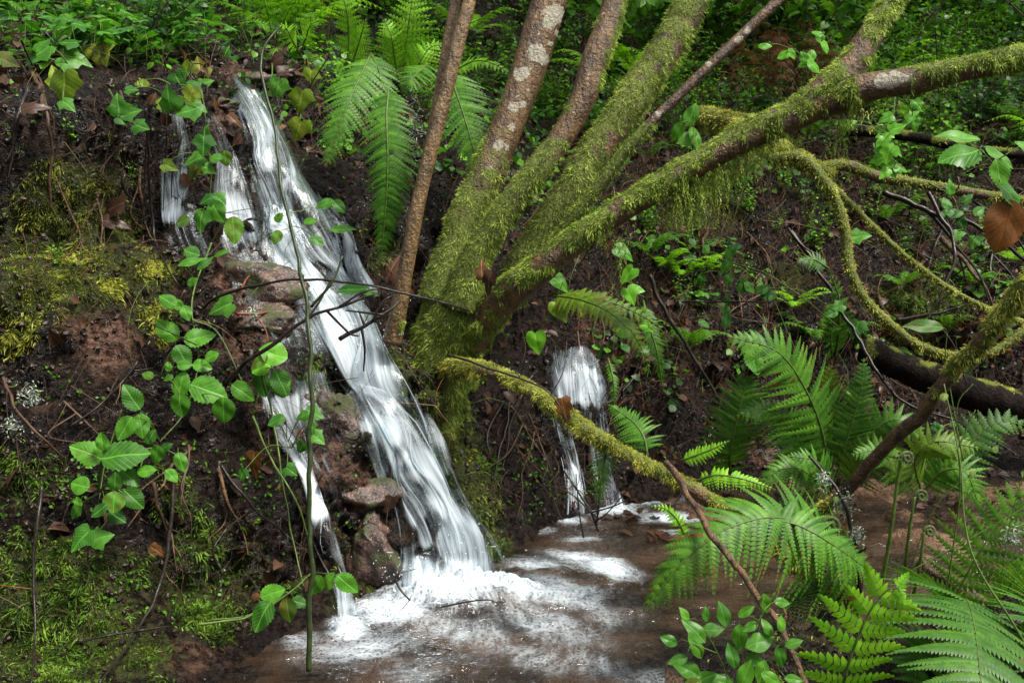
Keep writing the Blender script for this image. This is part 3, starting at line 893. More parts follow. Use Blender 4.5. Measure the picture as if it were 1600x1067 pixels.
# ------------------------------------------------------------------ pool and stream
def build_water():
    xs = np.arange(-1.3, 3.6, .0125)
    ys = np.arange(1.0, 4.6, .0125)
    X, Y = np.meshgrid(xs, ys)
    V = np.stack([X, Y, 0 * X], -1)
    px, py, t = proj(V)
    def bl(cx, cy, rx, ry, st, rot=0.0):
        a = math.radians(rot)
        dx, dy = px - cx, py - cy
        ex, ey = dx * math.cos(a) + dy * math.sin(a), -dx * math.sin(a) + dy * math.cos(a)
        return st * np.exp(-((ex / rx) ** 2 + (ey / ry) ** 2))
    foam = np.zeros_like(X)
    for b in [(700, 925, 110, 30, 1.15), (790, 922, 85, 22, 1.1, 8), (870, 925, 100, 30, .72, 10), (610, 955, 70, 26, 1.0), (545, 985, 40, 26, .95), (840, 880, 60, 14, .75), (950, 885, 55, 17, 1.0, 14),
              (900, 870, 70, 10, .8, 8), (560, 1010, 130, 34, .60, -8), (640, 1045, 80, 40, .40), (720, 985, 150, 34, .50, 12), (860, 975, 130, 40, .55, 20), (960, 960, 80, 40, .42),
              (820, 1020, 200, 36, .42, 16), (950, 1045, 130, 30, .46, 22), (1010, 1060, 60, 24, .5), (470, 1000, 60, 26, .5), (1000, 775, 75, 16, 1.0), (1050, 808, 60, 10, .9), (890, 812, 30, 8, .8),
              (960, 795, 60, 14, .8), (910, 842, 40, 6, .7), (1240, 770, 30, 4, .35), (1060, 830, 40, 6, .6), (850, 828, 30, 8, .6), (1180, 940, 40, 6, .25)]:
        foam = np.maximum(foam, bl(*b))
    foam = foam * np.where(foam < .8, .92, 1)
    # the current spreads away from the foot of the fall
    c0 = Z0(690, 915)
    dx, dy = X - c0[0], Y - c0[1]
    ang = np.arctan2(dy, dx)
    rad = np.hypot(dx, dy)
    wx = .06 * fbm(V * [3, 3, 1], 3, 51)
    wy = .06 * fbm(V * [3, 3, 1] + 9, 3, 52)
    swirl = ang * .55 + .8 * rad
    flow = np.stack([swirl + wx * 2.0, rad * 1.5 + wy * 2.0, 0 * X], -1)
    far = sstep(3.15, 3.5, Y)[..., None]
    flow = flow * (1 - far) + np.stack([X * .5, Y * 1.2, 0 * X + 3], -1) * far
    mound = bl(690, 930, 95, 24, 1) + bl(790, 925, 70, 18, .7) + bl(545, 985, 35, 20, .5)
    h = .008 * fbm(V * [9, 13, 1], 3, 61) + (.004 + .022 * np.clip(foam, 0, 1)) * fbm(V * [22, 26, 1], 3, 62) * .6
    h = h + mound * (.040 + .045 * fbm(V * [17, 20, 1], 4, 63))
    h = h * np.where(Y > 3.4, .5, 1)
    V[..., 2] = h
    r, c = X.shape
    i, j = np.meshgrid(np.arange(r - 1), np.arange(c - 1), indexing='ij')
    q = np.stack([i * c + j, i * c + j + 1, (i + 1) * c + j + 1, (i + 1) * c + j], -1).reshape(-1, 4)
    g = G()
    g.add(V.reshape(-1, 3), q, flow=flow.reshape(-1, 3), foam=foam.ravel())
    single('water', g, M_WATER, 'foaming brown pool and shallow stream at the foot of the falls', 'water', kind='structure')
build_water()
# ------------------------------------------------------------------ mossy tree
def px_path(rows):
    """Rows (px, py, depth, width in photo px) -> x y z radius."""
    return np.array([[*P(a, b, t), w * t / FPX / 2] for a, b, t, w in rows])

def moss_on(g, tb, mossv, n, L, w, seed, sag=.35, hang=0.0):
    V, q = tb['V'], None
    nn, m = tb['n'], tb['m']
    i, j = np.meshgrid(np.arange(nn - 1), np.arange(m), indexing='ij')
    a = (i * m + j).ravel(); b = (i * m + (j + 1) % m).ravel(); c = ((i + 1) * m + (j + 1) % m).ravel(); d = ((i + 1) * m + j).ravel()
    tr = np.vstack([np.stack([a, b, c], 1), np.stack([a, c, d], 1)])
    wt = sstep(.30, .62, mossv[tr].mean(1))
    B, Nt, k = sample_tris(V, tr, wt, n, seed)
    if not len(B): return
    Nn = tb['N'][tr[k, 0]]
    r = np.random.default_rng(seed)
    # clumps: tufts lean together and grow to different lengths
    cl = fbm(B * 38, 2, seed)
    clv = np.stack([fbm(B * 30 + 5, 2, seed + 1), fbm(B * 30 + 11, 2, seed + 2), fbm(B * 30 + 17, 2, seed + 3)], 1)
    D = nz(Nn * .75 + clv * .75 + r.normal(size=B.shape) * .38 + np.array([0, 0, -hang]))
    ln = L * np.clip(.75 + .8 * cl + .35 * r.normal(size=len(B)), .2, 2.6) * (.5 + .6 * wt[k])
    blades(g, B - Nn * .002, D, ln, w * r.uniform(.6, 1.3, len(B)), sag, seed, rnd=np.clip(.45 + .3 * cl + .2 * r.normal(size=len(B)), 0, 1))

def hanging(g, B, lens, seed, w=.0011, leafl=.009):
    """Strands of moss that hang from the points B, with small side shoots."""
    r = np.random.default_rng(seed)
    for b, ln in zip(B, lens):
        m = max(6, int(ln / .0042))
        s = np.linspace(0, 1, m)
        dx = r.normal(size=3) * [.22, .22, 0]
        C = b + np.outer(s, [0, 0, -ln]) + np.outer(s * (1 - .4 * s), dx) * ln + np.stack([np.sin(s * 9 + r.uniform(0, 6)), np.cos(s * 8 + r.uniform(0, 6)), 0 * s], 1) * .004
        D = nz(r.normal(size=(m, 3)) * [1, 1, .3] + [0, 0, -.8])
        blades(g, C, D, leafl * r.uniform(.6, 1.4, m) * (1.1 - .5 * s), w, .4, int(r.integers(1e6)), rnd=np.clip(r.normal(.5, .2) + r.normal(size=m) * .1, 0, 1))
        blades(g, C[:-1], np.diff(C, axis=0), np.linalg.norm(np.diff(C, axis=0), axis=1) * 1.3, w, 0, int(r.integers(1e6)))

def stem(parent, name, rows, mat, mossfn, nmoss, ml=.016, mw=.0012, seg=28, rough=.10, seed=0, lichen=None, mmat=None, step=.012, sag=.35, lichthr=None, hang=0.0):
    """One stem of the tree with its moss as a sub-part. mossfn(s, up, left, noise) -> 0..1 cover."""
    R = px_path(rows)
    g = G()
    def at(V, N, s):
        n = fbm(V * 13, 3, seed + 40)
        mo = np.clip(mossfn(s, N[:, 2], -N[:, 0], n), 0, 1)
        li = np.zeros(len(V))
        for (lx, ly, lr) in (lichen or []):
            d0, t0 = ray(lx, ly), None
            w = V - CAM
            tt = w @ FWD
            px, py, _ = proj(V)
            front = (N @ FWD) < .25
            dd = np.hypot((px - lx), (py - ly) * .95) / lr
            li = np.maximum(li, np.where(front, np.clip(1.25 - .75 * dd ** 1.5, 0, 1), 0))
        if lichthr is not None:
            li = np.maximum(li, sstep(lichthr, lichthr + .1, fbm(V * 16, 3, seed + 90)) * .8)
        return dict(moss=mo, lichen=li * (1 - mo))
    tb = tube(g, R, seg, step, rough, 7, seed, True, at)
    o = part(name, g, mat, parent)
    if nmoss:
        gm = G()
        moss_on(gm, tb, tb['extra']['moss'], nmoss, ml, mw, seed + 7, sag, hang)
        if gm.n: part('moss', gm, mmat or M_MOSS, o)
    return o, tb

tree = thing('mossy_tree', 'many stemmed leaning tree with thick moss and pale lichen between the two waterfalls', 'tree', P(700, 585, 3.42))
TD = 3.42
stem(tree, 'trunk', [(664, 670, 3.58, 150), (676, 610, 3.54, 132), (692, 560, 3.50, 112), (706, 510, 3.47, 104), (716, 465, 3.46, 92), (722, 425, 3.47, 78)], M_BARK,
     lambda s, u, l, n: s * 0 + .86 + .65 * n, 34000, .015, .0010, 44, .16, 1, step=.011)
stem(tree, 'stem', [(690, 470, 3.44, 70), (704, 410, 3.44, 60), (727, 345, 3.45, 56), (762, 270, 3.47, 55), (796, 190, 3.50, 51), (825, 110, 3.54, 53), (850, 30, 3.58, 55), (872, -50, 3.62, 54), (905, -210, 3.72, 46), (930, -420, 3.85, 36)],
     M_BARK, lambda s, u, l, n: 1.05 - 4.3 * (s - .07) + .40 * n + .42 * sstep(.45, .95, l) * (s < .45), 12000, .012, .0009, 40, .06, 2,
     lichen=[(868, 22, 15), (858, 36, 11), (838, 82, 14), (848, 92, 10), (814, 116, 11), (822, 112, 7), (802, 168, 9), (818, 163, 5), (799, 199, 7), (779, 228, 10), (791, 232, 7), (765, 261, 9), (871, 52, 5), (860, 68, 4), (757, 290, 3), (842, 52, 3), (846, 20, 3), (826, 140, 3), (810, 150, 2.5), (784, 205, 2.5)])
stem(tree, 'stem', [(722, 480, 3.38, 66), (742, 405, 3.36, 50), (784, 338, 3.34, 42), (838, 270, 3.33, 42), (884, 205, 3.34, 38), (912, 150, 3.35, 41), (930, 90, 3.37, 42), (950, 40, 3.40, 39), (968, -40, 3.44, 37), (990, -180, 3.52, 30), (1000, -380, 3.65, 24)],
     M_BARK, lambda s, u, l, n: np.where(s < .30, 1.0 - 1.6 * np.maximum(0, s - .14) / .16 * .45, .12 + .6 * sstep(.3, .9, -l) * (np.abs(s - .47) < .08) + .30 * sstep(.4, .9, u) * (s < .5)) + .5 * n, 13000, .012, .0009, 36, .07, 3,
     lichen=[(968, 30, 7), (973, 14, 5), (942, 22, 3), (920, 120, 3)])
stem(tree, 'stem', [(782, 470, 3.54, 48), (822, 400, 3.54, 47), (874, 322, 3.55, 48), (932, 235, 3.58, 52), (988, 155, 3.62, 53), (1035, 85, 3.66, 54), (1075, 15, 3.70, 50), (1105, -50, 3.74, 48), (1160, -190, 3.85, 40), (1210, -400, 4.0, 30)],
     M_BARK, lambda s, u, l, n: .74 + .85 * n + .25 * u, 34000, .015, .0010, 40, .12, 4)
stem(tree, 'stem', [(840, 425, 3.46, 24), (880, 362, 3.42, 22), (940, 285, 3.38, 19), (1000, 210, 3.36, 16), (1060, 150, 3.37, 16), (1120, 92, 3.38, 16), (1170, 45, 3.40, 16), (1225, -8, 3.42, 16), (1300, -90, 3.5, 13), (1380, -220, 3.6, 9)],
     M_DEAD, lambda s, u, l, n: 1.15 - 3.3 * np.maximum(0, s - .12) + .4 * n, 5200, .011, .0009, 18, .07, 5, lichen=[(1028, 178, 6), (1012, 198, 5), (1155, 62, 6), (1168, 48, 5), (1108, 100, 5)])
stem(tree, 'stem', [(734, 530, 3.44, 62), (762, 490, 3.38, 60), (800, 455, 3.31, 52), (845, 420, 3.25, 46), (890, 382, 3.22, 44), (955, 338, 3.20, 40), (1030, 292, 3.18, 42), (1110, 244, 3.16, 43), (1190, 202, 3.15, 46), (1255, 172, 3.14, 52), (1298, 142, 3.14, 60), (1326, 110, 3.14, 50), (1350, 72, 3.15, 42), (1378, 26, 3.17, 37), (1405, -20, 3.2, 36), (1440, -110, 3.28, 32), (1490, -300, 3.4, 24)],
     M_BARK, lambda s, u, l, n: .56 + .44 * u + .95 * n - .75 * sstep(.70, .74, s) * (1 - .9 * sstep(-.3, .6, -l)) - .15 * sstep(.35, .5, s) * (s < .7), 40000, .0135, .0010, 40, .10, 6,
     lichen=[(1383, 25, 10), (1362, 55, 7), (1397, 5, 8), (1158, 258, 5)], hang=.15)
stem(tree, 'limb', [(1272, 168, 3.14, 44), (1315, 150, 3.11, 50), (1370, 134, 3.08, 44), (1430, 125, 3.06, 41), (1500, 109, 3.03, 38), (1570, 95, 3.0, 38), (1640, 82, 2.98, 37), (1800, 40, 2.95, 34), (2000, -40, 2.95, 24)],
     M_BARK, lambda s, u, l, n: .58 + .42 * u + .85 * n - .9 * np.exp(-((s - .16) / .045) ** 2) * (u > -.5), 22000, .0135, .0010, 36, .10, 7,
     lichen=[(1378, 127, 12), (1400, 124, 13), (1390, 130, 10), (1420, 122, 8), (1445, 114, 8), (1588, 78, 10), (1600, 74, 10)], hang=.2)
stem(tree, 'low_branch', [(690, 578, 3.40, 34), (745, 576, 3.28, 27), (790, 590, 3.2, 24), (835, 614, 3.14, 23), (880, 645, 3.10, 25), (920, 675, 3.06, 25), (965, 705, 3.02, 24), (1010, 728, 2.98, 22), (1060, 750, 2.95, 22), (1105, 780, 2.92, 24), (1138, 800, 2.90, 22)],
     M_BARK, lambda s, u, l, n: .72 + .35 * u + .8 * n, 22000, .0125, .0010, 24, .16, 8, mmat=M_YMOSS)
# moss that hangs in curtains under the long right-hand stem
gh = G()
hr = np.random.default_rng(5)
hB, hL = [], []
for cx, cy, sx, nS, l0, t0 in [(1080, 286, 44, 120, .11, 3.18), (1110, 268, 34, 80, .14, 3.17), (1145, 250, 34, 60, .08, 3.17), (1190, 236, 30, 40, .07, 3.16), (1245, 212, 30, 30, .045, 3.15), (1325, 178, 34, 26, .05, 3.12), (1318, 185, 8, 9, .17, 3.12), (1345, 170, 10, 6, .07, 3.1), (1030, 325, 30, 22, .04, 3.2), (1375, 160, 60, 24, .035, 3.08),
                               (1480, 132, 70, 26, .03, 3.04), (960, 372, 30, 12, .035, 3.2), (975, 380, 8, 8, .16, 3.2)]:
    for k in range(nS):
        x = cx + hr.normal() * sx * .5
        hB.append(P(x, cy - (x - cx) * .55 + hr.normal() * 4, t0 + hr.uniform(-.05, .05)))
        hL.append(l0 * hr.uniform(.5, 1.3))
hanging(gh, hB, hL, 6)
part('hanging_moss', gh, M_MOSS, tree)
# small curl of moss that stands off the fork
gh = G()
cc = curve(np.array([P(1390, 22, 3.1), P(1392, 42, 3.08), P(1388, 60, 3.07), P(1376, 72, 3.06)]), .002)
blades(gh, np.repeat(cc, 4, 0), nz(np.random.default_rng(4).normal(size=(len(cc) * 4, 3))), .010, .001, .3, 4)
part('moss_wisp', gh, M_YMOSS, tree)

sap = thing('slender_sapling', 'bare slender sapling with two brown stems growing beside the tall waterfall', 'sapling', P(622, 515, 3.28))
stem(sap, 'stem', [(612, 535, 3.30, 32), (624, 480, 3.27, 26), (638, 400, 3.25, 24), (655, 310, 3.24, 23), (676, 225, 3.24, 23), (698, 140, 3.25, 22), (718, 60, 3.27, 22), (736, -10, 3.3, 21), (760, -150, 3.36, 20), (775, -300, 3.45, 14)],
     M_SAP, lambda s, u, l, n: .12 - .2 * s + .4 * n, 700, .009, .001, 18, .04, 11, step=.012)
stem(sap, 'stem', [(644, 380, 3.27, 14), (655, 310, 3.30, 15), (670, 232, 3.33, 16), (685, 150, 3.35, 16), (699, 70, 3.37, 17), (712, -5, 3.4, 17), (726, -150, 3.46, 15), (735, -300, 3.55, 10)],
     M_SAP, lambda s, u, l, n: 0 * s, 0, seg=16, rough=.04, seed=12, step=.012)

# leafy canopy added out of view to shade the bank and hillside
def unseen_crown(parent, spots, n, seed, mat, L=.10):
    r = np.random.default_rng(seed)
    gl = G()
    for c, s in spots:
        m = int(n / len(spots))
        q = r.normal(size=(m, 3)) * s
        nn = r.normal(size=(m, 3)) * .5 + [0, 0, 1]
        leaves_v(gl, np.array(c) + q, nz(r.normal(size=(m, 3)) * [1, 1, .5]), nn, L * r.uniform(.6, 1.3, m), .42, .2, .3, int(r.integers(1e6)))
    part('unseen_crown', gl, mat, parent)
# ------------------------------------------------------------------ small growth that covers the bank (nobody could count it)
GT = np.vstack([GQ[:, [0, 1, 2]], GQ[:, [0, 2, 3]]])
_c = GV[GT].mean(1)
_px, _py, _t = proj(_c)
VIS = (_t > .5) & (_px > -220) & (_px < 1820) & (_py > -260) & (_py < 1250)
_S = GS[GT[:, 0]]
CLAD = _c

def on_ground(wt, n, seed):
    return sample_tris(GV, GT, wt * VIS, n, seed)

def leaves_v(g, B, D, N, L, W, fold=.25, droop=.3, seed=0, rnd=None, brown=0.0, mid=.55):
    """Many small pointed leaves at once (eight points each)."""
    n = len(B)
    r = np.random.default_rng(seed)
    D, N = nz(D), nz(N)
    X = nz(np.cross(D, N))
    U = np.cross(X, D)
    L = np.broadcast_to(np.asarray(L, float), (n,))[:, None]
    W = np.broadcast_to(np.asarray(W, float), (n,))[:, None] * L
    fo = fold * r.uniform(.3, 1.5, n)[:, None] * W
    dr = droop * r.uniform(.2, 1.6, n)[:, None] * L
    def pt(x, y): return B + D * L * y + X * W * x + U * (fo * abs(x) - dr * y * y)
    V = np.stack([pt(0, 0), pt(.85, .28), pt(.9, mid + .1), pt(0, 1), pt(-.9, mid + .1), pt(-.85, .28), pt(0, .28), pt(0, mid + .1)], 1).reshape(-1, 3)
    b = np.arange(n)[:, None] * 8
    q = np.vstack([b + np.array([[1, 2, 7, 6]]), b + np.array([[6, 7, 4, 5]])])
    t = np.vstack([b + np.array([[0, 1, 6]]), b + np.array([[0, 6, 5]]), b + np.array([[2, 3, 7]]), b + np.array([[7, 3, 4]])])
    rnd = r.random(n) if rnd is None else rnd
    lc = np.tile(np.array([[0, 0, brown], [.85, .28, brown], [.9, .65, brown], [0, 1, brown], [-.9, .65, brown], [-.85, .28, brown], [0, .28, brown], [0, .65, brown]]), (n, 1))
    g.add(V, q, t, rnd=np.repeat(rnd, 8), lc=lc)

def moss_cover(name, wt, n, L, w, mat, seed, label, sag=.25):
    B, N, k = on_ground(wt, n, seed)
    r = np.random.default_rng(seed)
    cl = fbm(B * 26, 3, seed)
    cv = np.stack([fbm(B * 22 + 5, 2, seed + 1), fbm(B * 22 + 11, 2, seed + 2), fbm(B * 22 + 17, 2, seed + 3)], 1)
    keep = r.random(len(B)) < np.clip(.55 + 1.1 * cl, .05, 1)
    B, N, cl, cv = B[keep], N[keep], cl[keep], cv[keep]
    N = np.where((N @ FWD)[:, None] > 0, -N, N)
    D = nz(N * .7 + cv * .8 + r.normal(size=B.shape) * .42 + [0, 0, -.15])
    ln = L * np.clip(.8 + .6 * cl + .35 * r.normal(size=len(B)), .25, 2.2)
    g = G()
    blades(g, B - N * .003, D, ln, w * r.uniform(.6, 1.4, len(B)), sag, seed, rnd=np.clip(.42 + .4 * cl + .2 * r.normal(size=len(B)), 0, 1))
    single(name, g, mat, label, 'moss', kind='stuff')

mo = GATT['moss'][GT].mean(1)
nz1 = fbm(_c * 7, 3, 71)
mw = sstep(.34, .70, mo + .50 * nz1) * (_S < 5.7)
pxm = _px
leftup = (pxm < 330) & (_py < 520)
moss_cover('bank_moss', mw * leftup, 46000, .016, .0012, M_BMOSS, 81, 'yellowish moss over the upper left soil bank')
moss_cover('bank_moss', mw * (~leftup) * (pxm < 500), 40000, .018, .0013, M_GMOSS, 82, 'dark green moss low on the left soil bank')
moss_cover('bank_moss', mw * (pxm >= 500), 44000, .018, .0013, M_BMOSS, 83, 'dull moss under the tree and along the right bank')
# brighter cushions of feathery moss
ym = np.maximum(blob([(235, 420, .045, 1), (245, 490, .045, 1), (228, 390, .03, 1), (130, 400, .09, .9), (40, 350, .05, .8), (60, 380, .05, .7), (30, 520, .06, .8), (255, 530, .04, .8), (120, 360, .06, .7), (170, 450, .05, .7)], GV), 0)[GT].mean(1)
moss_cover('bank_moss', sstep(.3, .8, ym + .3 * nz1), 9000, .022, .0016, M_YMOSS, 84, 'bright yellow cushions of feathery moss beside the falls')
gm_ = blob([(300, 960, .07, .9), (320, 850, .06, .8), (330, 870, .06, .8), (100, 940, .07, .8), (60, 960, .06, .8), (110, 1030, .06, .9), (760, 720, .07, .9), (720, 660, .05, .9), (780, 860, .05, 1), (750, 800, .06, .8), (700, 740, .06, .8), (1400, 470, .10, 1), (1460, 480, .12, 1), (1380, 450, .05, .9), (340, 990, .05, .9), (50, 370, .04, .8)], GV)[GT].mean(1)
moss_cover('bank_moss', sstep(.3, .8, gm_ + .35 * nz1), 11000, .026, .0020, M_GMOSS, 85, 'fresh green feathery moss in tufts on the wet bank')

# tiny plants between the moss: liverworts and seedlings
sw = (sstep(-.1, .5, fbm(_c * 5, 3, 91)) * (_S > 3.15) * (_S < 5.2) * (_c[:, 0] < .9) * (1 - .8 * (GATT['rock'][GT].mean(1) > .3)))
B, N, k = on_ground(sw * (.3 + (_py > 690)), 1700, 92)
N = np.where((N @ FWD)[:, None] > 0, -N, N)
r_ = np.random.default_rng(93)
D = nz(r_.normal(size=B.shape) + [0, -.2, .2] + N * .3)
g = G()
for q in range(3):
    a = nz(D + r_.normal(size=B.shape) * .8)
    leaves_v(g, B + N * .004, a, N + r_.normal(size=B.shape) * .4, r_.uniform(.004, .013, len(B)), .40, .2, .3, 94 + q)
single('seedlings', g, M_BACK, 'tiny bright seedlings dotted over the wet bank', 'ground cover', kind='stuff')

# fallen leaves, brown and wet
lw = ((_S > 3.05) & (_S < 6.9)) * (.22 + .9 * sstep(.1, .6, _c[:, 0]) + .7 * (_S > 4.85)) * (1 - .7 * np.clip(mo, 0, 1)) * sstep(-.35, .35, fbm(_c * 3, 3, 96) + .15)
B, N, k = on_ground(lw, 13000, 97)
N = np.where((N @ FWD)[:, None] > 0, -N, N)
r_ = np.random.default_rng(98)
T_ = nz(np.cross(N, r_.normal(size=N.shape)))
g = G()
leaves_v(g, B + N * r_.uniform(.002, .02, len(B))[:, None], T_ + N * r_.uniform(-.1, .5, len(B))[:, None], N + r_.normal(size=N.shape) * .35, r_.uniform(.02, .062, len(B)), r_.uniform(.22, .40), .5, .35, 99)
single('leaf_litter', g, M_LITTER, 'wet brown leaf litter on the bank and forest floor', 'leaf litter', kind='stuff')

# needles, fine roots and broken twigs lying about
def sticks(name, wt, n, L, w, mat, seed, label, down=.0, off=.012, cat='twigs'):
    B, N, k = on_ground(wt, n, seed)
    N = np.where((N @ FWD)[:, None] > 0, -N, N)
    r = np.random.default_rng(seed)
    T_ = nz(np.cross(N, r.normal(size=N.shape)))
    T_ = nz(T_ + np.array([0, 0, -down]) + N * r.normal(size=(len(N), 1)) * .18)
    ln = L * np.exp(r.normal(size=len(B)) * .5)
    g = G()
    S_ = nz(np.cross(T_, N))
    m = 6
    s = np.linspace(0, 1, m)
    bend = r.normal(size=(len(B), 1, 1)) * .12
    C = B[:, None] + N[:, None] * off + T_[:, None] * (ln[:, None, None] * (s[None, :, None] - .5)) + S_[:, None] * bend * ln[:, None, None] * np.sin(np.pi * s)[None, :, None] * 2
    ww = (w * r.uniform(.6, 1.6, len(B)))[:, None, None] * (1.1 - .6 * s)[None, :, None]
    V = np.stack([C + S_[:, None] * ww, C + N[:, None] * ww, C - S_[:, None] * ww], 2).reshape(-1, 3)
    i = (np.arange(len(B)) * m * 3)[:, None] + (np.arange(m - 1) * 3)[None]
    i = i.reshape(-1, 1)
    q = np.vstack([i + np.array([[0, 1, 4, 3]]), i + np.array([[1, 2, 5, 4]]), i + np.array([[2, 0, 3, 5]])])
    g.add(V, q, rnd=np.repeat(r.random(len(B)), m * 3))
    single(name, g, mat, label, cat, kind='stuff')
sticks('pine_needles', ((_S > 3.6) & (_S < 6.4)) * (.1 + sstep(.1, .5, _c[:, 0])), 9000, .10, .0007, M_REDTWIG, 101, 'reddish needles scattered on the right bank', .5, cat='needles')
sticks('fine_roots', ((_S > 3.1) & (_S < 5.2)) * (.25 + (_c[:, 0] < -.5) * .3 + 1.0 * (_c[:, 0] > .2)), 3600, .16, .0010, M_TWIG, 102, 'thin brown roots trailing down the bank', 1.3, cat='roots')
sticks('twig_litter', ((_S > 3.4) & (_S < 7)) * (.15 + sstep(.2, .6, _c[:, 0]) + (_S > 5)), 2200, .22, .0022, M_DARK, 103, 'dark broken twigs lying on the bank and forest floor', .4, off=.02)
sticks('stream_debris', ((_S > 2.2) & (_S < 3.15)) * (_c[:, 1] > 2.2) * (_c[:, 0] > .2), 160, .11, .0018, M_DARK, 104, 'dark twigs caught in the shallow stream', 0, off=.03)
# pale specks of grit and lichen crumbs on the wet soil
B, N, k = on_ground(((_S > 3.1) & (_S < 5.3)) * 1.0, 2600, 105)
N = np.where((N @ FWD)[:, None] > 0, -N, N)
g = G()
r_ = np.random.default_rng(106)
leaves_v(g, B + N * .006, nz(r_.normal(size=B.shape)), N + r_.normal(size=B.shape) * .5, np.exp(r_.normal(size=len(B)) * .5) * .0055, .5, .1, .1, 107)
single('grit', g, M_GRIT, 'small stones and crumbs on the soil bank', 'grit', kind='stuff')

# crumbs and clods of soil that roughen the bank
B, N, k = on_ground(((_S > 2.95) & (_S < 5.6)) * (.35 + sstep(-.2, .4, fbm(_c * 4, 3, 111))) + .6 * (_S < 2.9) * (GATT['sand'][GT].mean(1) < .3), 15000, 112)
N = np.where((N @ FWD)[:, None] > 0, -N, N)
r_ = np.random.default_rng(113)
oc = nz(np.array([[1, 0, 0], [-1, 0, 0], [0, 1, 0], [0, -1, 0], [0, 0, 1], [0, 0, -1], [1, 1, 0], [-1, 1, 0], [1, -1, 0], [-1, -1, 0], [1, 0, 1], [-1, 0, 1], [0, 1, 1], [0, -1, 1], [1, 0, -1], [-1, 0, -1], [0, 1, -1], [0, -1, -1]]))
of = []
for sx, ax in ((1, 0), (-1, 1)):
    for sy, ay in ((1, 2), (-1, 3)):
        for sz, az in ((1, 4), (-1, 5)):
            exy = [i for i in range(6, 18) if np.allclose(oc[i], nz(np.array([sx, sy, 0])))][0]
            exz = [i for i in range(6, 18) if np.allclose(oc[i], nz(np.array([sx, 0, sz])))][0]
            eyz = [i for i in range(6, 18) if np.allclose(oc[i], nz(np.array([0, sy, sz])))][0]
            f4 = [[ax, exy, exz], [ay, eyz, exy], [az, exz, eyz], [exy, eyz, exz]]
            of += f4 if sx * sy * sz > 0 else [q[::-1] for q in f4]
of = np.array(of)
rad = np.minimum(.0105, np.exp(r_.normal(size=len(B)) * .55) * .0050)
Vc = oc[None] * r_.uniform(.55, 1.25, (len(B), 18, 1)) * rad[:, None, None] * r_.uniform(.6, 1.4, (len(B), 1, 3))
g = G()
g.add((B[:, None] + N[:, None] * (rad * .25)[:, None, None] + Vc).reshape(-1, 3), None, (np.arange(len(B))[:, None, None] * 18 + of[None]).reshape(-1, 3), rnd=np.repeat(r_.random(len(B)), 18))
single('soil_crumbs', g, M_CLOD, 'dark wet crumbs of soil over the banks', 'soil', kind='stuff', smooth=False)

# lighter tan leaves among the litter
B, N, k = on_ground(lw * (_S < 6.2), 1500, 121)
N = np.where((N @ FWD)[:, None] > 0, -N, N)
r_ = np.random.default_rng(122)
T_ = nz(np.cross(N, r_.normal(size=N.shape)))
g = G()
leaves_v(g, B + N * r_.uniform(.006, .025, len(B))[:, None], T_ + N * r_.uniform(-.1, .5, len(B))[:, None], N + r_.normal(size=N.shape) * .4, r_.uniform(.018, .05, len(B)), .32, .5, .4, 123)
single('leaf_litter', g, M_OCHRE, 'scattered tan and copper dead leaves on the banks', 'leaf litter', kind='stuff')

sticks('dry_strands', ((_S > 3.3) & (_S < 6.2)) * (.12 + sstep(.1, .5, _c[:, 0])), 1500, .16, .0009, M_STRAW, 131, 'pale dry grass strands hanging over the right bank', 1.0, off=.02, cat='dry grass')
sticks('runners', ((_S > 3.5) & (_S < 6.2)) * (.25 + sstep(.1, .5, _c[:, 0])), 420, .30, .0012, M_STEM, 132, 'thin green runners trailing over the banks', .6, off=.04, cat='runners')
sticks('twig_litter', ((_S > 4.3) & (_S < 5.6)) * sstep(.3, .7, _c[:, 0]), 420, .45, .0030, M_DARK, 133, 'long dark brushwood heaped on the right bank', .2, off=.06)

# low leafy cover: creeping leaves clumped on the right bank, the lip and the hillside
cw = (1 - .75 * (_px < 360)) * ((_S > 3.45) & (_S < 6.6)) * (.9 * sstep(.15, .6, _c[:, 0]) + .8 * (_S > 4.9)) * sstep(-.12, .32, fbm(_c * 2.6, 3, 141) + .10 * (_S > 5.0))
for nm, n, sz, mt, sd in (('ground_cover', 6500, .030, M_BACK, 142), ('ground_cover', 3000, .024, M_BACKL, 146), ('ground_cover', 4600, .036, M_BACKD, 150)):
    B, N, k = on_ground(cw * sstep(-.2, .3, fbm(_c * 5, 2, sd)), n, sd)
    N = np.where((N @ FWD)[:, None] > 0, -N, N)
    r_ = np.random.default_rng(sd)
    up = r_.uniform(.008, .075, len(B))[:, None]
    T_ = nz(np.cross(N, r_.normal(size=N.shape)) + [0, -.3, -.25])
    B2 = B + (N * .6 + np.array([0, -.1, .6])) * up
    g = G()
    leaves_v(g, B2, T_, N * .5 + r_.normal(size=N.shape) * .35 + [0, -.2, .7], sz * np.exp(r_.normal(size=len(B)) * .35), .46, .2, .35, sd + 1)
    blades(g, B, nz(B2 - B), np.linalg.norm(B2 - B, axis=1), .0008, 0, sd + 2)
    single(nm, g, mt, {142: 'mid green creeping leaves over the right bank and lip', 146: 'bright small creeping leaves over the right bank and lip', 150: 'dark creeping leaves over the right bank and hillside'}[sd], 'ground cover', kind='stuff')

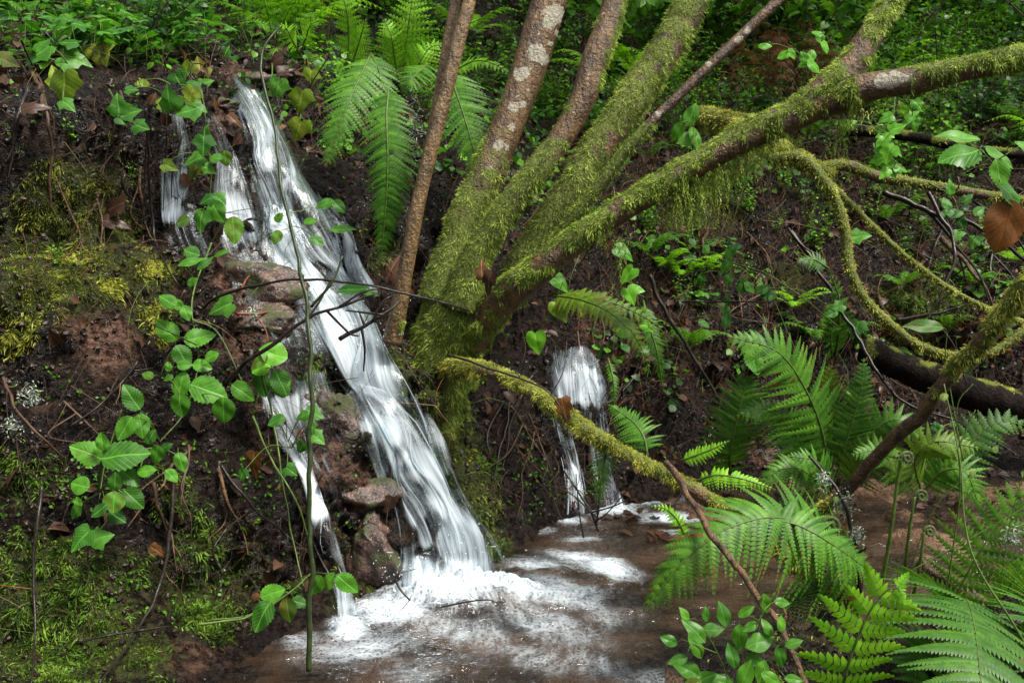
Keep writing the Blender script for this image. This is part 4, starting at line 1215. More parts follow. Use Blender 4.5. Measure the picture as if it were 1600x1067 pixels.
B, N, k = on_ground(((_S > 2.0) & (_S < 3.1)) * (_c[:, 1] > 2.3) * (_c[:, 0] > .3), 170, 161)
r_ = np.random.default_rng(162)
B = B * [1, 1, 0] + [0, 0, 1] * np.maximum(B[:, 2:3], .004) + [0, 0, .006]
g = G()
leaves_v(g, B, nz(r_.normal(size=B.shape) * [1, 1, .15]), r_.normal(size=B.shape) * .25 + [0, 0, 1], r_.uniform(.025, .06, len(B)), .35, .4, .2, 163)
single('leaf_litter', g, M_LITTER, 'drowned brown leaves in the shallow stream', 'leaf litter', kind='stuff')
# ------------------------------------------------------------------ ferns
def fern(name, label, fronds, mat, base=None, group=None, cat='fern'):
    """fronds: list of dict(r=[(px,py,t)...], w=width px, n, pl, face, ...)."""
    f0 = fronds[0]['r']
    b = P(*f0[0]) if base is None else base
    th = thing(name, label, cat, b, group)
    for i, f in enumerate(fronds):
        R = np.array([P(*q) for q in f['r']])
        tm = np.mean([q[2] for q in f['r']])
        fc = f.get('face', (0, .55))
        nrm = -FWD + UPV * fc[1] + RTV * fc[0]
        gg = G()
        C = frond(gg, R, f['w'] * tm / FPX, f.get('n', 24), f.get('pl', 12), nrm, f.get('start', .1), f.get('droop', .18), f.get('shape', 'lance'), f.get('tooth', 1.0), f.get('grav', .10),
                  f.get('seed', i + 1), f.get('brown', 0.0), f.get('curl', 0.0), f.get('lean', 16), f.get('sep', .52), f.get('full', .8))
        o = part('frond', gg, f.get('mat', mat), th)
        gs = G()
        w0 = f.get('st', 4.0) * tm / FPX / 2
        stalk(gs, C, w0, w0 * .3, 6, .02)
        part('stalk', gs, f.get('smat', M_STEM), o)
    return th

fern('fern', 'long bright fern hanging straight down beside the slender sapling', [
    dict(r=[(607, 140, 3.45), (604, 185, 3.38), (606, 250, 3.34), (603, 320, 3.34), (594, 420, 3.36)], w=100, n=30, pl=12, face=(-.1, .35), shape='lance', start=.03, seed=3, lean=8, grav=.22),
    dict(r=[(612, 200, 3.44), (614, 260, 3.40), (610, 320, 3.40), (602, 390, 3.42)], w=84, n=24, pl=11, face=(.2, .3), start=.03, seed=4, lean=8, grav=.25)], M_FERN)
fern('fern', 'broad fern drooping over the right edge of the tall waterfall', [
    dict(r=[(578, 88, 3.65), (558, 130, 3.55), (535, 185, 3.48), (508, 262, 3.46)], w=120, n=26, pl=12, face=(.1, .5), start=.04, seed=5, grav=.22),
    dict(r=[(580, 85, 3.68), (592, 110, 3.62), (600, 150, 3.58), (602, 190, 3.56)], w=80, n=16, pl=10, face=(.2, .5), start=.05, seed=6, grav=.25)], M_FERN)
fern('fern', 'dark fern half hidden behind the lichen spotted stem', [
    dict(r=[(700, 110, 3.85), (718, 160, 3.75), (735, 215, 3.68), (752, 285, 3.66)], w=125, n=24, pl=11, face=(-.1, .5), start=.05, seed=7, grav=.2),
    dict(r=[(668, 100, 3.9), (655, 112, 3.85), (640, 128, 3.8), (630, 150, 3.8)], w=80, n=14, pl=9, face=(-.1, .6), start=.05, seed=8)], M_FERN)
fern('fern', 'light green ferny tuft behind the sapling top', [
    dict(r=[(700, 120, 4.1), (735, 98, 4.05), (765, 98, 4.0), (800, 118, 3.98)], w=44, n=16, pl=7, face=(0, .8), seed=9),
    dict(r=[(690, 70, 4.3), (720, 45, 4.25), (755, 28, 4.2)], w=44, n=14, pl=7, face=(0, .8), seed=10)], M_FERNL)
fern('fern', 'yellowing fern arching down from beneath the long mossy stem', [
    dict(r=[(858, 462, 3.55), (905, 468, 3.42), (955, 490, 3.36), (995, 530, 3.34), (1017, 585, 3.36)], w=70, n=24, pl=9, face=(.1, .6), seed=11, start=.08, mat=M_FERNY, brown=.35),
    dict(r=[(862, 460, 3.56), (910, 462, 3.5), (970, 478, 3.48), (1030, 512, 3.5), (1045, 555, 3.52)], w=44, n=20, pl=7, face=(.1, .6), seed=12, start=.1, mat=M_FERNY)], M_FERNY)
fern('fern', 'narrow dark fern hanging against the bank right of the small waterfall', [
    dict(r=[(1005, 470, 3.95), (1015, 510, 3.88), (1028, 555, 3.86), (1036, 612, 3.88)], w=40, n=22, pl=8, seed=13, face=(0, .4), grav=.2)], M_FERND)
fern('fern', 'thin fern strip dangling in front of the small waterfall edge', [
    dict(r=[(950, 560, 3.8), (958, 590, 3.74), (960, 620, 3.72), (955, 650, 3.74)], w=22, n=16, pl=5, seed=14, face=(0, .4), grav=.2)], M_FERN)
fern('fern', 'rounded fern frond under the low branch beside the small waterfall', [
    dict(r=[(1012, 712, 3.1), (1005, 680, 3.12), (985, 655, 3.16), (950, 632, 3.2)], w=84, n=20, pl=10, seed=15, face=(-.2, .7), grav=.25, lean=18)], M_FERN)
fern('fern', 'small fern hanging below the middle of the low mossy branch', [
    dict(r=[(950, 690, 3.1), (945, 715, 3.05), (940, 745, 3.04), (934, 790, 3.06)], w=54, n=18, pl=8, seed=16, face=(0, .4), grav=.2)], M_FERN)
fern('fern', 'short pale fern sticking out level past the tip of the low mossy branch', [
    dict(r=[(1085, 752, 3.05), (1118, 742, 3.02), (1160, 748, 3.0), (1212, 765, 2.98)], w=44, n=20, pl=6, seed=17, face=(0, .5), lean=5, grav=.3),
    dict(r=[(1062, 720, 3.1), (1085, 712, 3.08), (1112, 702, 3.06), (1140, 688, 3.05)], w=36, n=14, pl=6, seed=18, face=(0, .5)),
    dict(r=[(1075, 850, 2.9), (1060, 815, 2.88), (1040, 795, 2.86), (1015, 790, 2.85)], w=36, n=14, pl=6, seed=19, face=(0, .5))], M_FERNL)
fern('fern', 'big leafy fern clump standing at the foot of the right bank', [
    dict(r=[(1292, 760, 3.98), (1288, 690, 3.86), (1262, 615, 3.78), (1215, 550, 3.72), (1135, 525, 3.70)], w=190, n=28, pl=14, seed=21, face=(.1, .35), start=.14, grav=.10, st=5),
    dict(r=[(1300, 760, 4.0), (1300, 680, 3.9), (1292, 610, 3.84), (1300, 570, 3.82)], w=150, n=24, pl=13, seed=22, face=(.1, .4), start=.25, mat=M_FERNY, brown=.5),
    dict(r=[(1140, 745, 4.05), (1142, 700, 3.95), (1155, 640, 3.9), (1168, 588, 3.88)], w=118, n=22, pl=12, seed=23, face=(-.1, .3), start=.08, mat=M_FERND, shape='mid'),
    dict(r=[(1296, 765, 3.95), (1250, 690, 3.84), (1200, 640, 3.80), (1150, 650, 3.78)], w=120, n=24, pl=12, seed=121, face=(-.1, .5), start=.2, grav=.2),
    dict(r=[(1300, 765, 3.95), (1325, 680, 3.86), (1345, 610, 3.82), (1350, 560, 3.82)], w=120, n=24, pl=12, seed=122, face=(.2, .4), start=.2, mat=M_FERND),
    dict(r=[(1295, 770, 3.9), (1255, 735, 3.8), (1215, 735, 3.77), (1180, 770, 3.76)], w=90, n=20, pl=10, seed=123, face=(0, .6), start=.15, grav=.25),
    dict(r=[(1310, 770, 3.9), (1355, 715, 3.82), (1395, 710, 3.8), (1425, 760, 3.78)], w=110, n=22, pl=11, seed=124, face=(0, .6), start=.15, grav=.2, mat=M_FERNY),
    dict(r=[(1310, 760, 4.0), (1350, 690, 3.95), (1400, 655, 3.9), (1450, 690, 3.88)], w=130, n=22, pl=12, seed=24, face=(.1, .5), start=.15, mat=M_FERND),
    dict(r=[(1300, 770, 3.9), (1290, 740, 3.8), (1275, 720, 3.76), (1230, 712, 3.74)], w=90, n=18, pl=9, seed=25, face=(0, .5), start=.1)], M_FERN)
fern('fern', 'fern with spreading fronds behind the diagonal rusty branch', [
    dict(r=[(1440, 770, 3.8), (1430, 720, 3.7), (1460, 690, 3.66), (1530, 700, 3.64)], w=130, n=22, pl=11, seed=26, face=(0, .6), start=.1, mat=M_FERNY),
    dict(r=[(1440, 770, 3.8), (1475, 735, 3.75), (1510, 740, 3.72), (1530, 790, 3.7)], w=120, n=20, pl=10, seed=27, face=(0, .5), start=.1),
    dict(r=[(1430, 770, 3.85), (1400, 730, 3.8), (1370, 705, 3.78), (1330, 710, 3.76)], w=90, n=18, pl=9, seed=28, face=(0, .5), start=.1),
    dict(r=[(1460, 780, 3.9), (1510, 700, 3.9), (1560, 660, 3.9), (1620, 670, 3.9)], w=110, n=18, pl=9, seed=29, face=(0, .5), start=.1, mat=M_FERND)], M_FERN)
fern('fern', 'little fern rooted in the dark bank under the drooping mossy branch', [
    dict(r=[(1305, 560, 4.3), (1310, 520, 4.2), (1312, 470, 4.15), (1295, 420, 4.12)], w=60, n=16, pl=7, seed=30, face=(0, .4), start=.1, mat=M_FERND),
    dict(r=[(1300, 560, 4.3), (1298, 530, 4.2), (1304, 505, 4.18), (1318, 490, 4.16)], w=50, n=12, pl=6, seed=31, face=(0, .5), start=.1),
    dict(r=[(1295, 420, 4.15), (1270, 405, 4.14), (1245, 410, 4.12)], w=44, n=12, pl=6, seed=32, face=(0, .5), start=.1, mat=M_FERND)], M_FERN)
fern('fern', 'large arching fern over the stream with brown specked fronds', [
    dict(r=[(1345, 940, 2.78), (1310, 870, 2.68), (1235, 812, 2.60), (1150, 820, 2.54), (1075, 870, 2.50), (1005, 955, 2.50)], w=240, n=40, pl=18, seed=33, face=(.05, .75), start=.12, grav=.30, brown=.22, st=5, lean=20),
    dict(r=[(1350, 940, 2.78), (1330, 880, 2.70), (1290, 835, 2.66), (1230, 822, 2.62)], w=190, n=22, pl=15, seed=34, face=(.3, .7), start=.15, grav=.35, brown=.1),
    dict(r=[(1180, 812, 2.60), (1240, 818, 2.58), (1300, 850, 2.57), (1378, 905, 2.60)], w=150, n=24, pl=14, seed=36, face=(.1, .75), start=.02, grav=.22, brown=.08),
    dict(r=[(1350, 950, 2.8), (1320, 930, 2.76), (1270, 925, 2.74), (1215, 950, 2.74)], w=140, n=20, pl=12, seed=35, face=(.1, .7), start=.1, grav=.3, mat=M_FERND)], M_FERN)
fern('fern', 'dark green fern spreading wide in the lower right corner', [
    dict(r=[(1470, 1010, 2.45), (1490, 955, 2.3), (1510, 936, 2.15), (1524, 985, 1.98), (1532, 1060, 1.86), (1540, 1180, 1.74)], w=310, n=40, pl=24, lean=0, full=1.0, seed=37, face=(.0, .8), start=.10, grav=.12, shape='mid', st=5),
    dict(r=[(1590, 1000, 2.5), (1625, 960, 2.3), (1660, 990, 2.1), (1680, 1080, 1.95), (1690, 1180, 1.85)], w=280, n=34, pl=22, lean=2, full=1.0, seed=38, face=(.2, .5), start=.05, grav=.2, shape='mid'),
    dict(r=[(1470, 1010, 2.45), (1450, 1010, 2.3), (1435, 1030, 2.15), (1425, 1100, 2.0)], w=170, n=20, pl=16, lean=2, full=.95, seed=39, face=(-.1, .6), start=.05, grav=.2)], M_FERND)
fern('fern', 'bright yellow green young fern with a curled tip and rounded lobes', [
    dict(r=[(1308, 1130, 1.95), (1322, 1050, 1.9), (1345, 985, 1.88), (1368, 940, 1.87), (1398, 915, 1.86), (1412, 935, 1.85)], w=190, n=9, pl=9, seed=40, face=(.0, .35), start=.02, grav=.05, tooth=1.05, curl=.5, shape='mid', lean=8, sep=.40, full=.60, st=7, smat=M_STEM)], M_FERNL)
fern('fern', 'airy feathery fern leaning in from the right edge above the stream', [
    dict(r=[(1480, 960, 2.7), (1520, 880, 2.66), (1560, 820, 2.64), (1615, 755, 2.62)], w=200, n=13, pl=12, seed=41, face=(0, .4), start=.12, grav=.1, tooth=.5),
    dict(r=[(1560, 960, 2.7), (1575, 920, 2.66), (1600, 890, 2.64), (1640, 875, 2.62)], w=100, n=12, pl=8, seed=42, face=(0, .4), start=.1, grav=.1, mat=M_FERNL)], M_FERN)
for i, (lab, rows, w, mt) in enumerate([
    ('pale upright fern at the top left of the tall waterfall', [[(468, 85, 4.3), (478, 60, 4.25), (485, 40, 4.2), (500, 32, 4.18)], [(470, 88, 4.3), (455, 60, 4.2), (448, 45, 4.18), (438, 40, 4.15)]], 60, M_FERNL),
    ('tall light fern at the top edge left of the sapling', [[(540, 120, 4.2), (545, 60, 4.15), (540, 10, 4.1), (525, -30, 4.1)], [(545, 118, 4.2), (560, 70, 4.15), (572, 30, 4.1)]], 60, M_FERNL),
    ('bright bracken standing behind the base of the sapling tops', [[(628, 150, 4.1), (632, 90, 4.05), (640, 30, 4.0), (650, -40, 4.0)], [(630, 150, 4.1), (618, 100, 4.05), (612, 60, 4.0), (600, 30, 4.0)], [(630, 150, 4.1), (655, 100, 4.0), (672, 75, 4.0), (690, 70, 4.0)]], 100, M_FERNL)]):
    fern('fern', lab, [dict(r=rr, w=w, n=15, pl=8, seed=50 + i * 5 + q, face=(0, .4), start=.25, tooth=.7) for q, rr in enumerate(rows)], mt)

# fiddleheads: furled fern shoots
def fiddle(label, path, w, curl_r, mat_head):
    b = P(*path[0])
    th = thing('fiddlehead', label, 'fern shoot', b, 'furled fern shoots by the stream')
    R = np.array([P(*q) for q in path])
    t = path[-1][2]
    top = R[-1]
    rad = curl_r * t / FPX
    a = np.linspace(0, 2 * np.pi * 1.6, 26)
    rr = rad * (1 - a / a[-1] * .82)
    sp = top + RTV * (rad - rr * np.cos(a))[:, None] + UPV * (rr * np.sin(a))[:, None]
    g = G()
    wr = w * t / FPX / 2
    C = curve(R, .01)
    tube(g, np.column_stack([C, np.linspace(wr, wr * .7, len(C))]), 7, .01)
    part('stalk', g, M_STEM, th)
    g = G()
    tube(g, np.column_stack([sp, np.linspace(wr * .8, wr * .9, len(sp))]), 7, .003, rough=.25, rscale=200)
    dirs = nz(np.random.default_rng(3).normal(size=(len(sp) * 8, 3)))
    blades(g, np.repeat(sp, 8, 0), dirs, wr * 1.5, wr * .22, .2, 5)
    part('furled_tip', g, mat_head, th)
fiddle('tall furled fern shoot nearest the diagonal rusty branch', [(1377, 915, 2.6), (1392, 830, 2.56), (1404, 740, 2.54), (1408, 715, 2.53)], 7, 10, M_CURL)
fiddle('furled fern shoot with a clear pale spiral over the stream', [(1412, 915, 2.62), (1418, 850, 2.58), (1426, 795, 2.56), (1430, 775, 2.56)], 6, 10, M_CURL)
fiddle('short dark stalked fern shoot with ragged opening tip', [(1428, 928, 2.6), (1438, 880, 2.57), (1444, 830, 2.56)], 6, 9, M_CURL)
fiddle('fat woolly furled shoot beside the foot of the rusty branch', [(1302, 900, 2.72), (1296, 860, 2.68), (1284, 822, 2.66)], 8, 15, M_CURL)
# ------------------------------------------------------------------ leafy plants in front of the bank
def path3(rows, tdef):
    return np.array([P(*(q if len(q) == 3 else (*q, tdef if tdef is not None else hit_t(*q) - .06))) for q in rows])

def leafy(name, label, cat, stems, leaves, mat, t=None, off=.10, sw=2.6, smat=None, kind='ovate', group=None, wide=1.0, alt=None, altmat=None, tilt=None, droop=.3):
    """stems: photo paths; leaves: (px, py, size px, angle, [kind]); alt: leaves of a second colour (e.g. yellowing)."""
    r = np.random.default_rng(len(label) * 7 + len(leaves))
    S = [curve(path3(s, t), .012) for s in stems]
    b = S[0][0]
    th = thing(name, label, cat, b, group)
    gs = G()
    tm = (b - CAM) @ FWD
    for C in S:
        w0 = sw * tm / FPX / 2
        tube(gs, np.column_stack([C, np.linspace(w0, w0 * .55, len(C))]), 6, .012)
    allS = np.vstack(S)
    for li, lm in ((leaves, mat), (alt or [], altmat or M_YIVY)):
        if not li: continue
        gl = G()
        for q in li:
            px, py, size, ang = q[:4]
            kd = q[4] if len(q) > 4 else kind
            tt = (t if t is not None else hit_t(px, py) - off) + r.uniform(-.05, .03)
            base, d = leaf_px(gl, px, py, size, ang, kd, tt, tilt=tilt, wide=wide * r.uniform(.88, 1.1), droop=droop * r.uniform(.5, 1.5))
            k = np.argmin(np.linalg.norm(allS - base, axis=1))
            n = allS[k]
            if np.linalg.norm(n - base) < .30:
                m = (n + base) / 2 + np.array([0, 0, .12 * np.linalg.norm(n - base)])
                w1 = .9 * tm / FPX * .8
                tube(gs, np.column_stack([np.array([n, m, base + d * .004]), [w1, w1, w1 * .8]]), 5, .012)
        part('foliage', gl, lm, th)
    part('stem', gs, smat or M_STEM, th)
    return th

I = 'ivy'
leafy('ivy', 'ivy with large pale veined leaves over the top left lip of the bank', 'ivy', [[(60, 20), (90, 60), (110, 90), (105, 140)], [(30, 20), (60, 70)], [(110, 30), (160, 25)]],
      [(97, 58, 62, 235, I), (57, 84, 50, 215, I), (116, 72, 44, 300, I), (140, 60, 42, 20, I), (117, 93, 46, 350, I), (106, 163, 28, 330, I), (165, 10, 48, 10, I), (180, 28, 42, 20, I), (95, 12, 40, 160, I), (120, 15, 40, 60, I), (142, 42, 34, 80, I), (10, 95, 36, 340, I), (20, 15, 36, 280, I)], M_IVY, off=.16,
      alt=[(156, 84, 44, 300, I), (100, 140, 56, 270, I), (88, 120, 34, 100, I)])
leafy('ivy', 'ivy sprays spilling over the top of the tall waterfall', 'ivy', [[(270, 95), (300, 120), (318, 160), (322, 220), (330, 270), (325, 330)], [(300, 110), (265, 150)], [(322, 200), (352, 250)]],
      [(280, 128, 34, 300, I), (302, 140, 36, 330, I), (317, 130, 30, 30, I), (263, 154, 40, 100, I), (292, 174, 36, 200, I), (311, 167, 26, 340, I), (318, 228, 32, 270, I), (303, 250, 32, 200, I), (320, 205, 22, 80, I), (302, 267, 28, 230, I), (337, 247, 20, 0, 'round'), (353, 247, 24, 280, 'round'), (328, 265, 20, 330, I),
       (322, 312, 22, 200, I), (344, 312, 24, 320, I), (313, 346, 34, 260, I), (338, 330, 38, 300, 'ovate'), (286, 345, 22, 200, 'round'), (250, 68, 52, 350, I), (232, 56, 44, 160, I), (248, 48, 40, 80, I), (352, 84, 26, 70, I), (205, 140, 20, 0, I)], M_IVY, off=.13,
      alt=[(290, 108, 28, 240, I), (313, 106, 36, 100, I), (297, 152, 32, 250, I), (222, 136, 30, 270, 'ovate'), (258, 160, 26, 20, I), (265, 260, 24, 340, I)])
leafy('ivy', 'small ivy sprig against the dark hollow left of the falls', 'ivy', [[(170, 140), (188, 170), (215, 200)]], [(184, 163, 32, 100, I), (206, 176, 28, 20, I), (191, 189, 20, 330, 'heart'), (220, 198, 26, 340, I)], M_IVY, off=.10)
leafy('ivy', 'yellowing ivy leaves hanging right of the waterfall lip', 'ivy', [[(425, 100), (430, 130), (470, 150), (465, 210)], [(480, 90), (485, 130)]], [(434, 140, 34, 260, I), (424, 128, 22, 220, I)], M_IVY, off=.10,
      alt=[(484, 124, 32, 260, I), (470, 158, 36, 260, I), (466, 204, 34, 250, I), (490, 90, 20, 30, I)])
leafy('bramble', 'leafy bramble trailing down over the left side of the tall waterfall', 'bramble', [[(330, 380), (300, 470), (310, 560), (290, 640), (250, 690)], [(300, 500), (340, 520), (380, 600), (400, 640)], [(250, 590), (290, 600)], [(385, 600), (430, 570)]],
      [(366, 358, 44, 280), (262, 470, 32, 150), (279, 477, 24, 320), (291, 488, 26, 300), (262, 516, 44, 130), (310, 526, 48, 20), (285, 556, 40, 300), (315, 571, 30, 350), (330, 556, 24, 30, 'round'), (231, 586, 20, 160), (263, 573, 16, 100), (263, 590, 16, 200), (324, 608, 60, 345), (282, 600, 40, 80), (281, 632, 40, 270), (379, 611, 42, 330), (349, 640, 42, 270, 'round'), (408, 601, 40, 280),
       (405, 565, 34, 220), (440, 597, 46, 300), (206, 622, 46, 120), (221, 664, 38, 290), (195, 668, 42, 240), (296, 408, 44, 20, 'lance'), (320, 412, 34, 40, 'lance'), (345, 395, 26, 30, 'lance'), (300, 395, 26, 160, 'round'), (345, 480, 40, 200, I), (300, 440, 20, 40), (288, 570, 24, 10)], M_BRAMBLE, off=.14, sw=3)
leafy('bramble', 'pale bramble leaf pair curling over the foaming falls', 'bramble', [[(395, 650), (405, 610), (420, 570)]], [(428, 553, 46, 160, 'round'), (408, 572, 32, 200, 'round'), (436, 600, 44, 290)], M_HEART, off=.16)
leafy('bramble', 'bramble with the largest serrated leaves on the lower left bank', 'bramble', [[(190, 640), (165, 720), (155, 780)], [(160, 740), (200, 770), (230, 700)], [(155, 770), (120, 790)], [(205, 705), (250, 700), (285, 715)]],
      [(138, 706, 56, 150), (192, 710, 74, 10), (245, 710, 32, 260), (258, 698, 22, 40), (282, 721, 32, 290), (200, 742, 46, 330), (125, 758, 34, 170, 'round'), (180, 753, 30, 80), (178, 783, 34, 270, 'round'), (209, 778, 42, 320), (118, 799, 26, 240), (155, 797, 30, 220), (181, 806, 32, 330), (235, 683, 26, 60), (228, 735, 30, 10), (160, 690, 30, 100), (268, 742, 26, 320), (122, 785, 18, 100)], M_BRAMBLE, off=.18, sw=3)
leafy('ivy', 'two low ivy leaves under the big bramble on the left', 'ivy', [[(170, 810), (150, 835)]], [(126, 843, 42, 230, I), (159, 838, 32, 20, I)], M_IVY, off=.1)
leafy('ivy', 'ivy leaflets clinging to the tall green stem before the falls', 'ivy', [[(486, 620), (490, 650), (492, 690)], [(430, 640), (455, 700)]], [(492, 645, 28, 340, I), (471, 650, 20, 200, I), (497, 684, 26, 330, I), (488, 668, 18, 280, I), (432, 656, 30, 200), (455, 735, 22, 330, I), (470, 700, 20, 240, I), (378, 742, 20, 250, I)], M_IVY, off=.20)
leafy('bramble', 'low bramble spray with dark leaves by the pool edge', 'bramble', [[(330, 968), (390, 960), (440, 925), (488, 895)]], [(425, 926, 40, 20), (409, 961, 52, 240), (450, 953, 40, 280), (493, 915, 40, 240), (468, 940, 26, 350), (541, 911, 42, 320), (513, 908, 30, 60)], M_BRAMBLE, off=.22)
leafy('ivy', 'small green leaves on the thin twig right of the upper falls', 'ivy', [[(470, 330), (500, 320), (530, 325)], [(545, 450), (575, 460)], [(480, 330), (495, 375)]], [(508, 318, 30, 200, 'ovate'), (530, 322, 26, 320, 'ovate'), (484, 345, 22, 10, 'ovate'), (495, 376, 26, 320, 'ovate'), (535, 357, 40, 10, 'lance'), (550, 452, 54, 5, 'lance'), (433, 370, 24, 260, 'ovate'), (435, 340, 18, 60, 'ovate'), (577, 457, 28, 350, 'lance')], M_IVY, off=.18, sw=1.8)
# heart-leaved climbers by the tree
leafy('heart_leaf_vine', 'single heart shaped leaf above the lip of the small waterfall', 'vine', [[(880, 440, 3.5), (860, 490, 3.5), (842, 520, 3.5)]], [(838, 536, 36, 275, 'heart')], M_HEART, t=3.48, sw=1.5)
leafy('heart_leaf_vine', 'pair of glossy heart leaves behind the trunk fork', 'vine', [[(905, 400, 3.6), (890, 440, 3.55), (885, 500, 3.55)]], [(876, 442, 34, 320, 'heart'), (877, 486, 38, 300, 'heart')], M_HEART, t=3.52, sw=1.5)
leafy('heart_leaf_vine', 'climbing vine with bright heart leaves on the bank right of the trunk', 'vine', [[(960, 380, 3.6), (985, 430, 3.56), (985, 480, 3.56), (1000, 530, 3.56)], [(985, 455, 3.55), (1010, 465, 3.55)]],
      [(976, 394, 34, 330, 'heart'), (981, 430, 32, 230, 'heart'), (986, 462, 30, 300, 'heart'), (997, 452, 22, 350, 'heart'), (978, 520, 26, 350, 'heart'), (1000, 492, 24, 270, 'heart'), (1012, 511, 22, 320, 'heart')], M_HEART, t=3.54, sw=1.6)
leafy('heart_leaf_vine', 'dark glossy leaves beside the thin spotted stem', 'vine', [[(1050, 260, 3.3), (1080, 220, 3.28), (1085, 180, 3.28)]], [(1080, 180, 38, 75, 'lance'), (1075, 216, 36, 200, 'lance'), (1088, 214, 40, 300, 'lance'), (1060, 205, 34, 250, 'lance')], M_LANCE, t=3.28, sw=1.6, wide=1.5)
leafy('creeper', 'leafy creeper trailing down the bank under the hanging moss', 'vine', [[(1180, 240, 4.2), (1150, 330, 4.15), (1135, 400, 4.12), (1135, 500, 4.12)], [(1145, 410, 4.12), (1200, 450, 4.1)]],
      [(1176, 265, 20, 330), (1141, 395, 26, 250), (1135, 415, 26, 230), (1138, 436, 22, 260), (1162, 445, 26, 300), (1158, 450, 18, 250), (1172, 448, 24, 320), (1192, 452, 24, 30), (1203, 462, 24, 190), (1137, 470, 20, 270), (1133, 482, 24, 100), (1136, 500, 26, 270), (1097, 437, 22, 280), (1104, 390, 18, 60), (1100, 505, 20, 330), (1126, 475, 18, 160), (1150, 385, 18, 20), (1300, 490, 20, 200), (1338, 515, 30, 250, I), (1308, 480, 22, 200, I), (1345, 368, 30, 10, I)], M_IVY, t=4.1, sw=1.8)
leafy('ivy', 'single drooping ivy leaf in front of the right hand fern clump', 'ivy', [[(1172, 530, 3.9), (1176, 550, 3.88), (1178, 570, 3.88)]], [(1178, 563, 46, 280, 'ovate')], M_IVY, t=3.86, sw=1.5)
leafy('broad_leaf_sprig', 'sprig with broad glossy leaves leaning in at the right edge', 'sprig', [[(1900, 1000, 1.9), (1820, 620, 1.76), (1690, 400, 1.7), (1580, 310, 1.68), (1550, 255, 1.66), (1530, 232, 1.66)], [(1550, 255, 1.66), (1600, 225, 1.66)]],
      [(1502, 241, 66, 190, 'ovate'), (1500, 213, 70, 170, 'lance'), (1562, 243, 56, 330, 'lance'), (1563, 272, 52, 290, 'ovate'), (1580, 305, 52, 310, 'ovate'), (1612, 235, 60, 330, 'lance')], M_LANCE, t=1.66, sw=3, wide=1.15, tilt=(0, 0, .6))
g = G()
tube(g, np.array([[*P(1580, 312, 1.675), .0016], [*P(1576, 316, 1.65), .0013], [*P(1577, 324, 1.64), .0012]]), 5, .004)
leaf_px(g, 1573, 352, 84, 262, 'ovate', 1.64, wide=1.15, droop=.2, brown=.6, tilt=(.3, 0, 0))
single('dead_leaf', g, M_HANG, 'large curled brown leaf hanging near the right edge', 'leaf', origin=P(1573, 320, 1.64))
leafy('lance_leaf_shrub', 'small shrub of pointed green leaves at the bottom edge of the stream', 'shrub', [[(1150, 1110, 1.95), (1130, 1040, 1.93), (1105, 990, 1.92), (1085, 965, 1.92)], [(1130, 1040, 1.93), (1170, 1000, 1.92), (1190, 960, 1.92)], [(1150, 1100, 1.95), (1200, 1040, 1.93), (1222, 1000, 1.92)], [(1120, 1020, 1.92), (1070, 1000, 1.92)], [(1140, 1080, 1.94), (1090, 1050, 1.93), (1050, 1060, 1.93)]],
      [(1087, 985, 50, 130), (1113, 983, 36, 10), (1131, 960, 40, 100), (1155, 995, 42, 265), (1188, 1003, 52, 15), (1196, 942, 32, 280), (1222, 941, 28, 350), (1220, 1025, 34, 290), (1090, 1010, 44, 110), (1075, 1045, 50, 150), (1098, 1060, 46, 30), (1103, 960, 24, 90), (1165, 955, 30, 40), (1145, 1025, 40, 100), (1180, 1030, 38, 340), (1205, 1060, 36, 330), (1060, 1030, 34, 190), (1165, 1055, 46, 70), (1130, 1065, 44, 160), (1240, 1005, 30, 20), (1240, 1060, 30, 0), (1070, 960, 26, 120), (1200, 980, 30, 110), (1190, 1050, 40, 250), (1080, 1070, 40, 200), (1173, 978, 28, 200), (1046, 1000, 30, 150), (1222, 975, 26, 80)],
      M_LANCE, t=1.92, sw=2.4, kind='lance', wide=1.45)
leafy('strap_leaf_plant', 'thin plant with one long strap leaf curving over the log', 'plant', [[(1505, 720, 3.2), (1490, 640, 3.18), (1478, 560, 3.17), (1480, 520, 3.16)]], [(1448, 508, 68, 172, 'lance'), (1462, 667, 16, 100, 'round'), (1470, 668, 14, 20, 'round')], M_IVY, t=3.16, sw=2.6, wide=.9)
leafy('bright_leaf_shrub', 'pale green leafy shrub hanging below the fork of the mossy stem', 'shrub', [[(1400, 130, 3.9), (1395, 190, 3.85), (1385, 250, 3.82), (1390, 275, 3.8)], [(1395, 190, 3.85), (1430, 185, 3.85)], [(1385, 240, 3.82), (1410, 262, 3.8)]],
      [(1380, 218, 32, 230, 'palm'), (1388, 240, 32, 250, 'palm'), (1392, 265, 30, 290, 'palm'), (1370, 250, 24, 200, 'palm'), (1402, 200, 28, 20, 'palm'), (1425, 180, 26, 30, 'palm'), (1435, 165, 24, 300, 'palm'), (1410, 170, 24, 120, 'palm'), (1385, 185, 24, 200, 'palm'), (1378, 205, 22, 300, 'palm'), (1400, 235, 26, 330, 'palm'), (1408, 262, 26, 350, 'palm'), (1372, 232, 22, 120, 'palm'), (1382, 270, 24, 220, 'palm'), (1430, 195, 22, 280, 'palm'), (1316, 200, 24, 280, 'palm'), (1330, 192, 20, 20, 'palm')], M_HEART, t=3.82, sw=2)
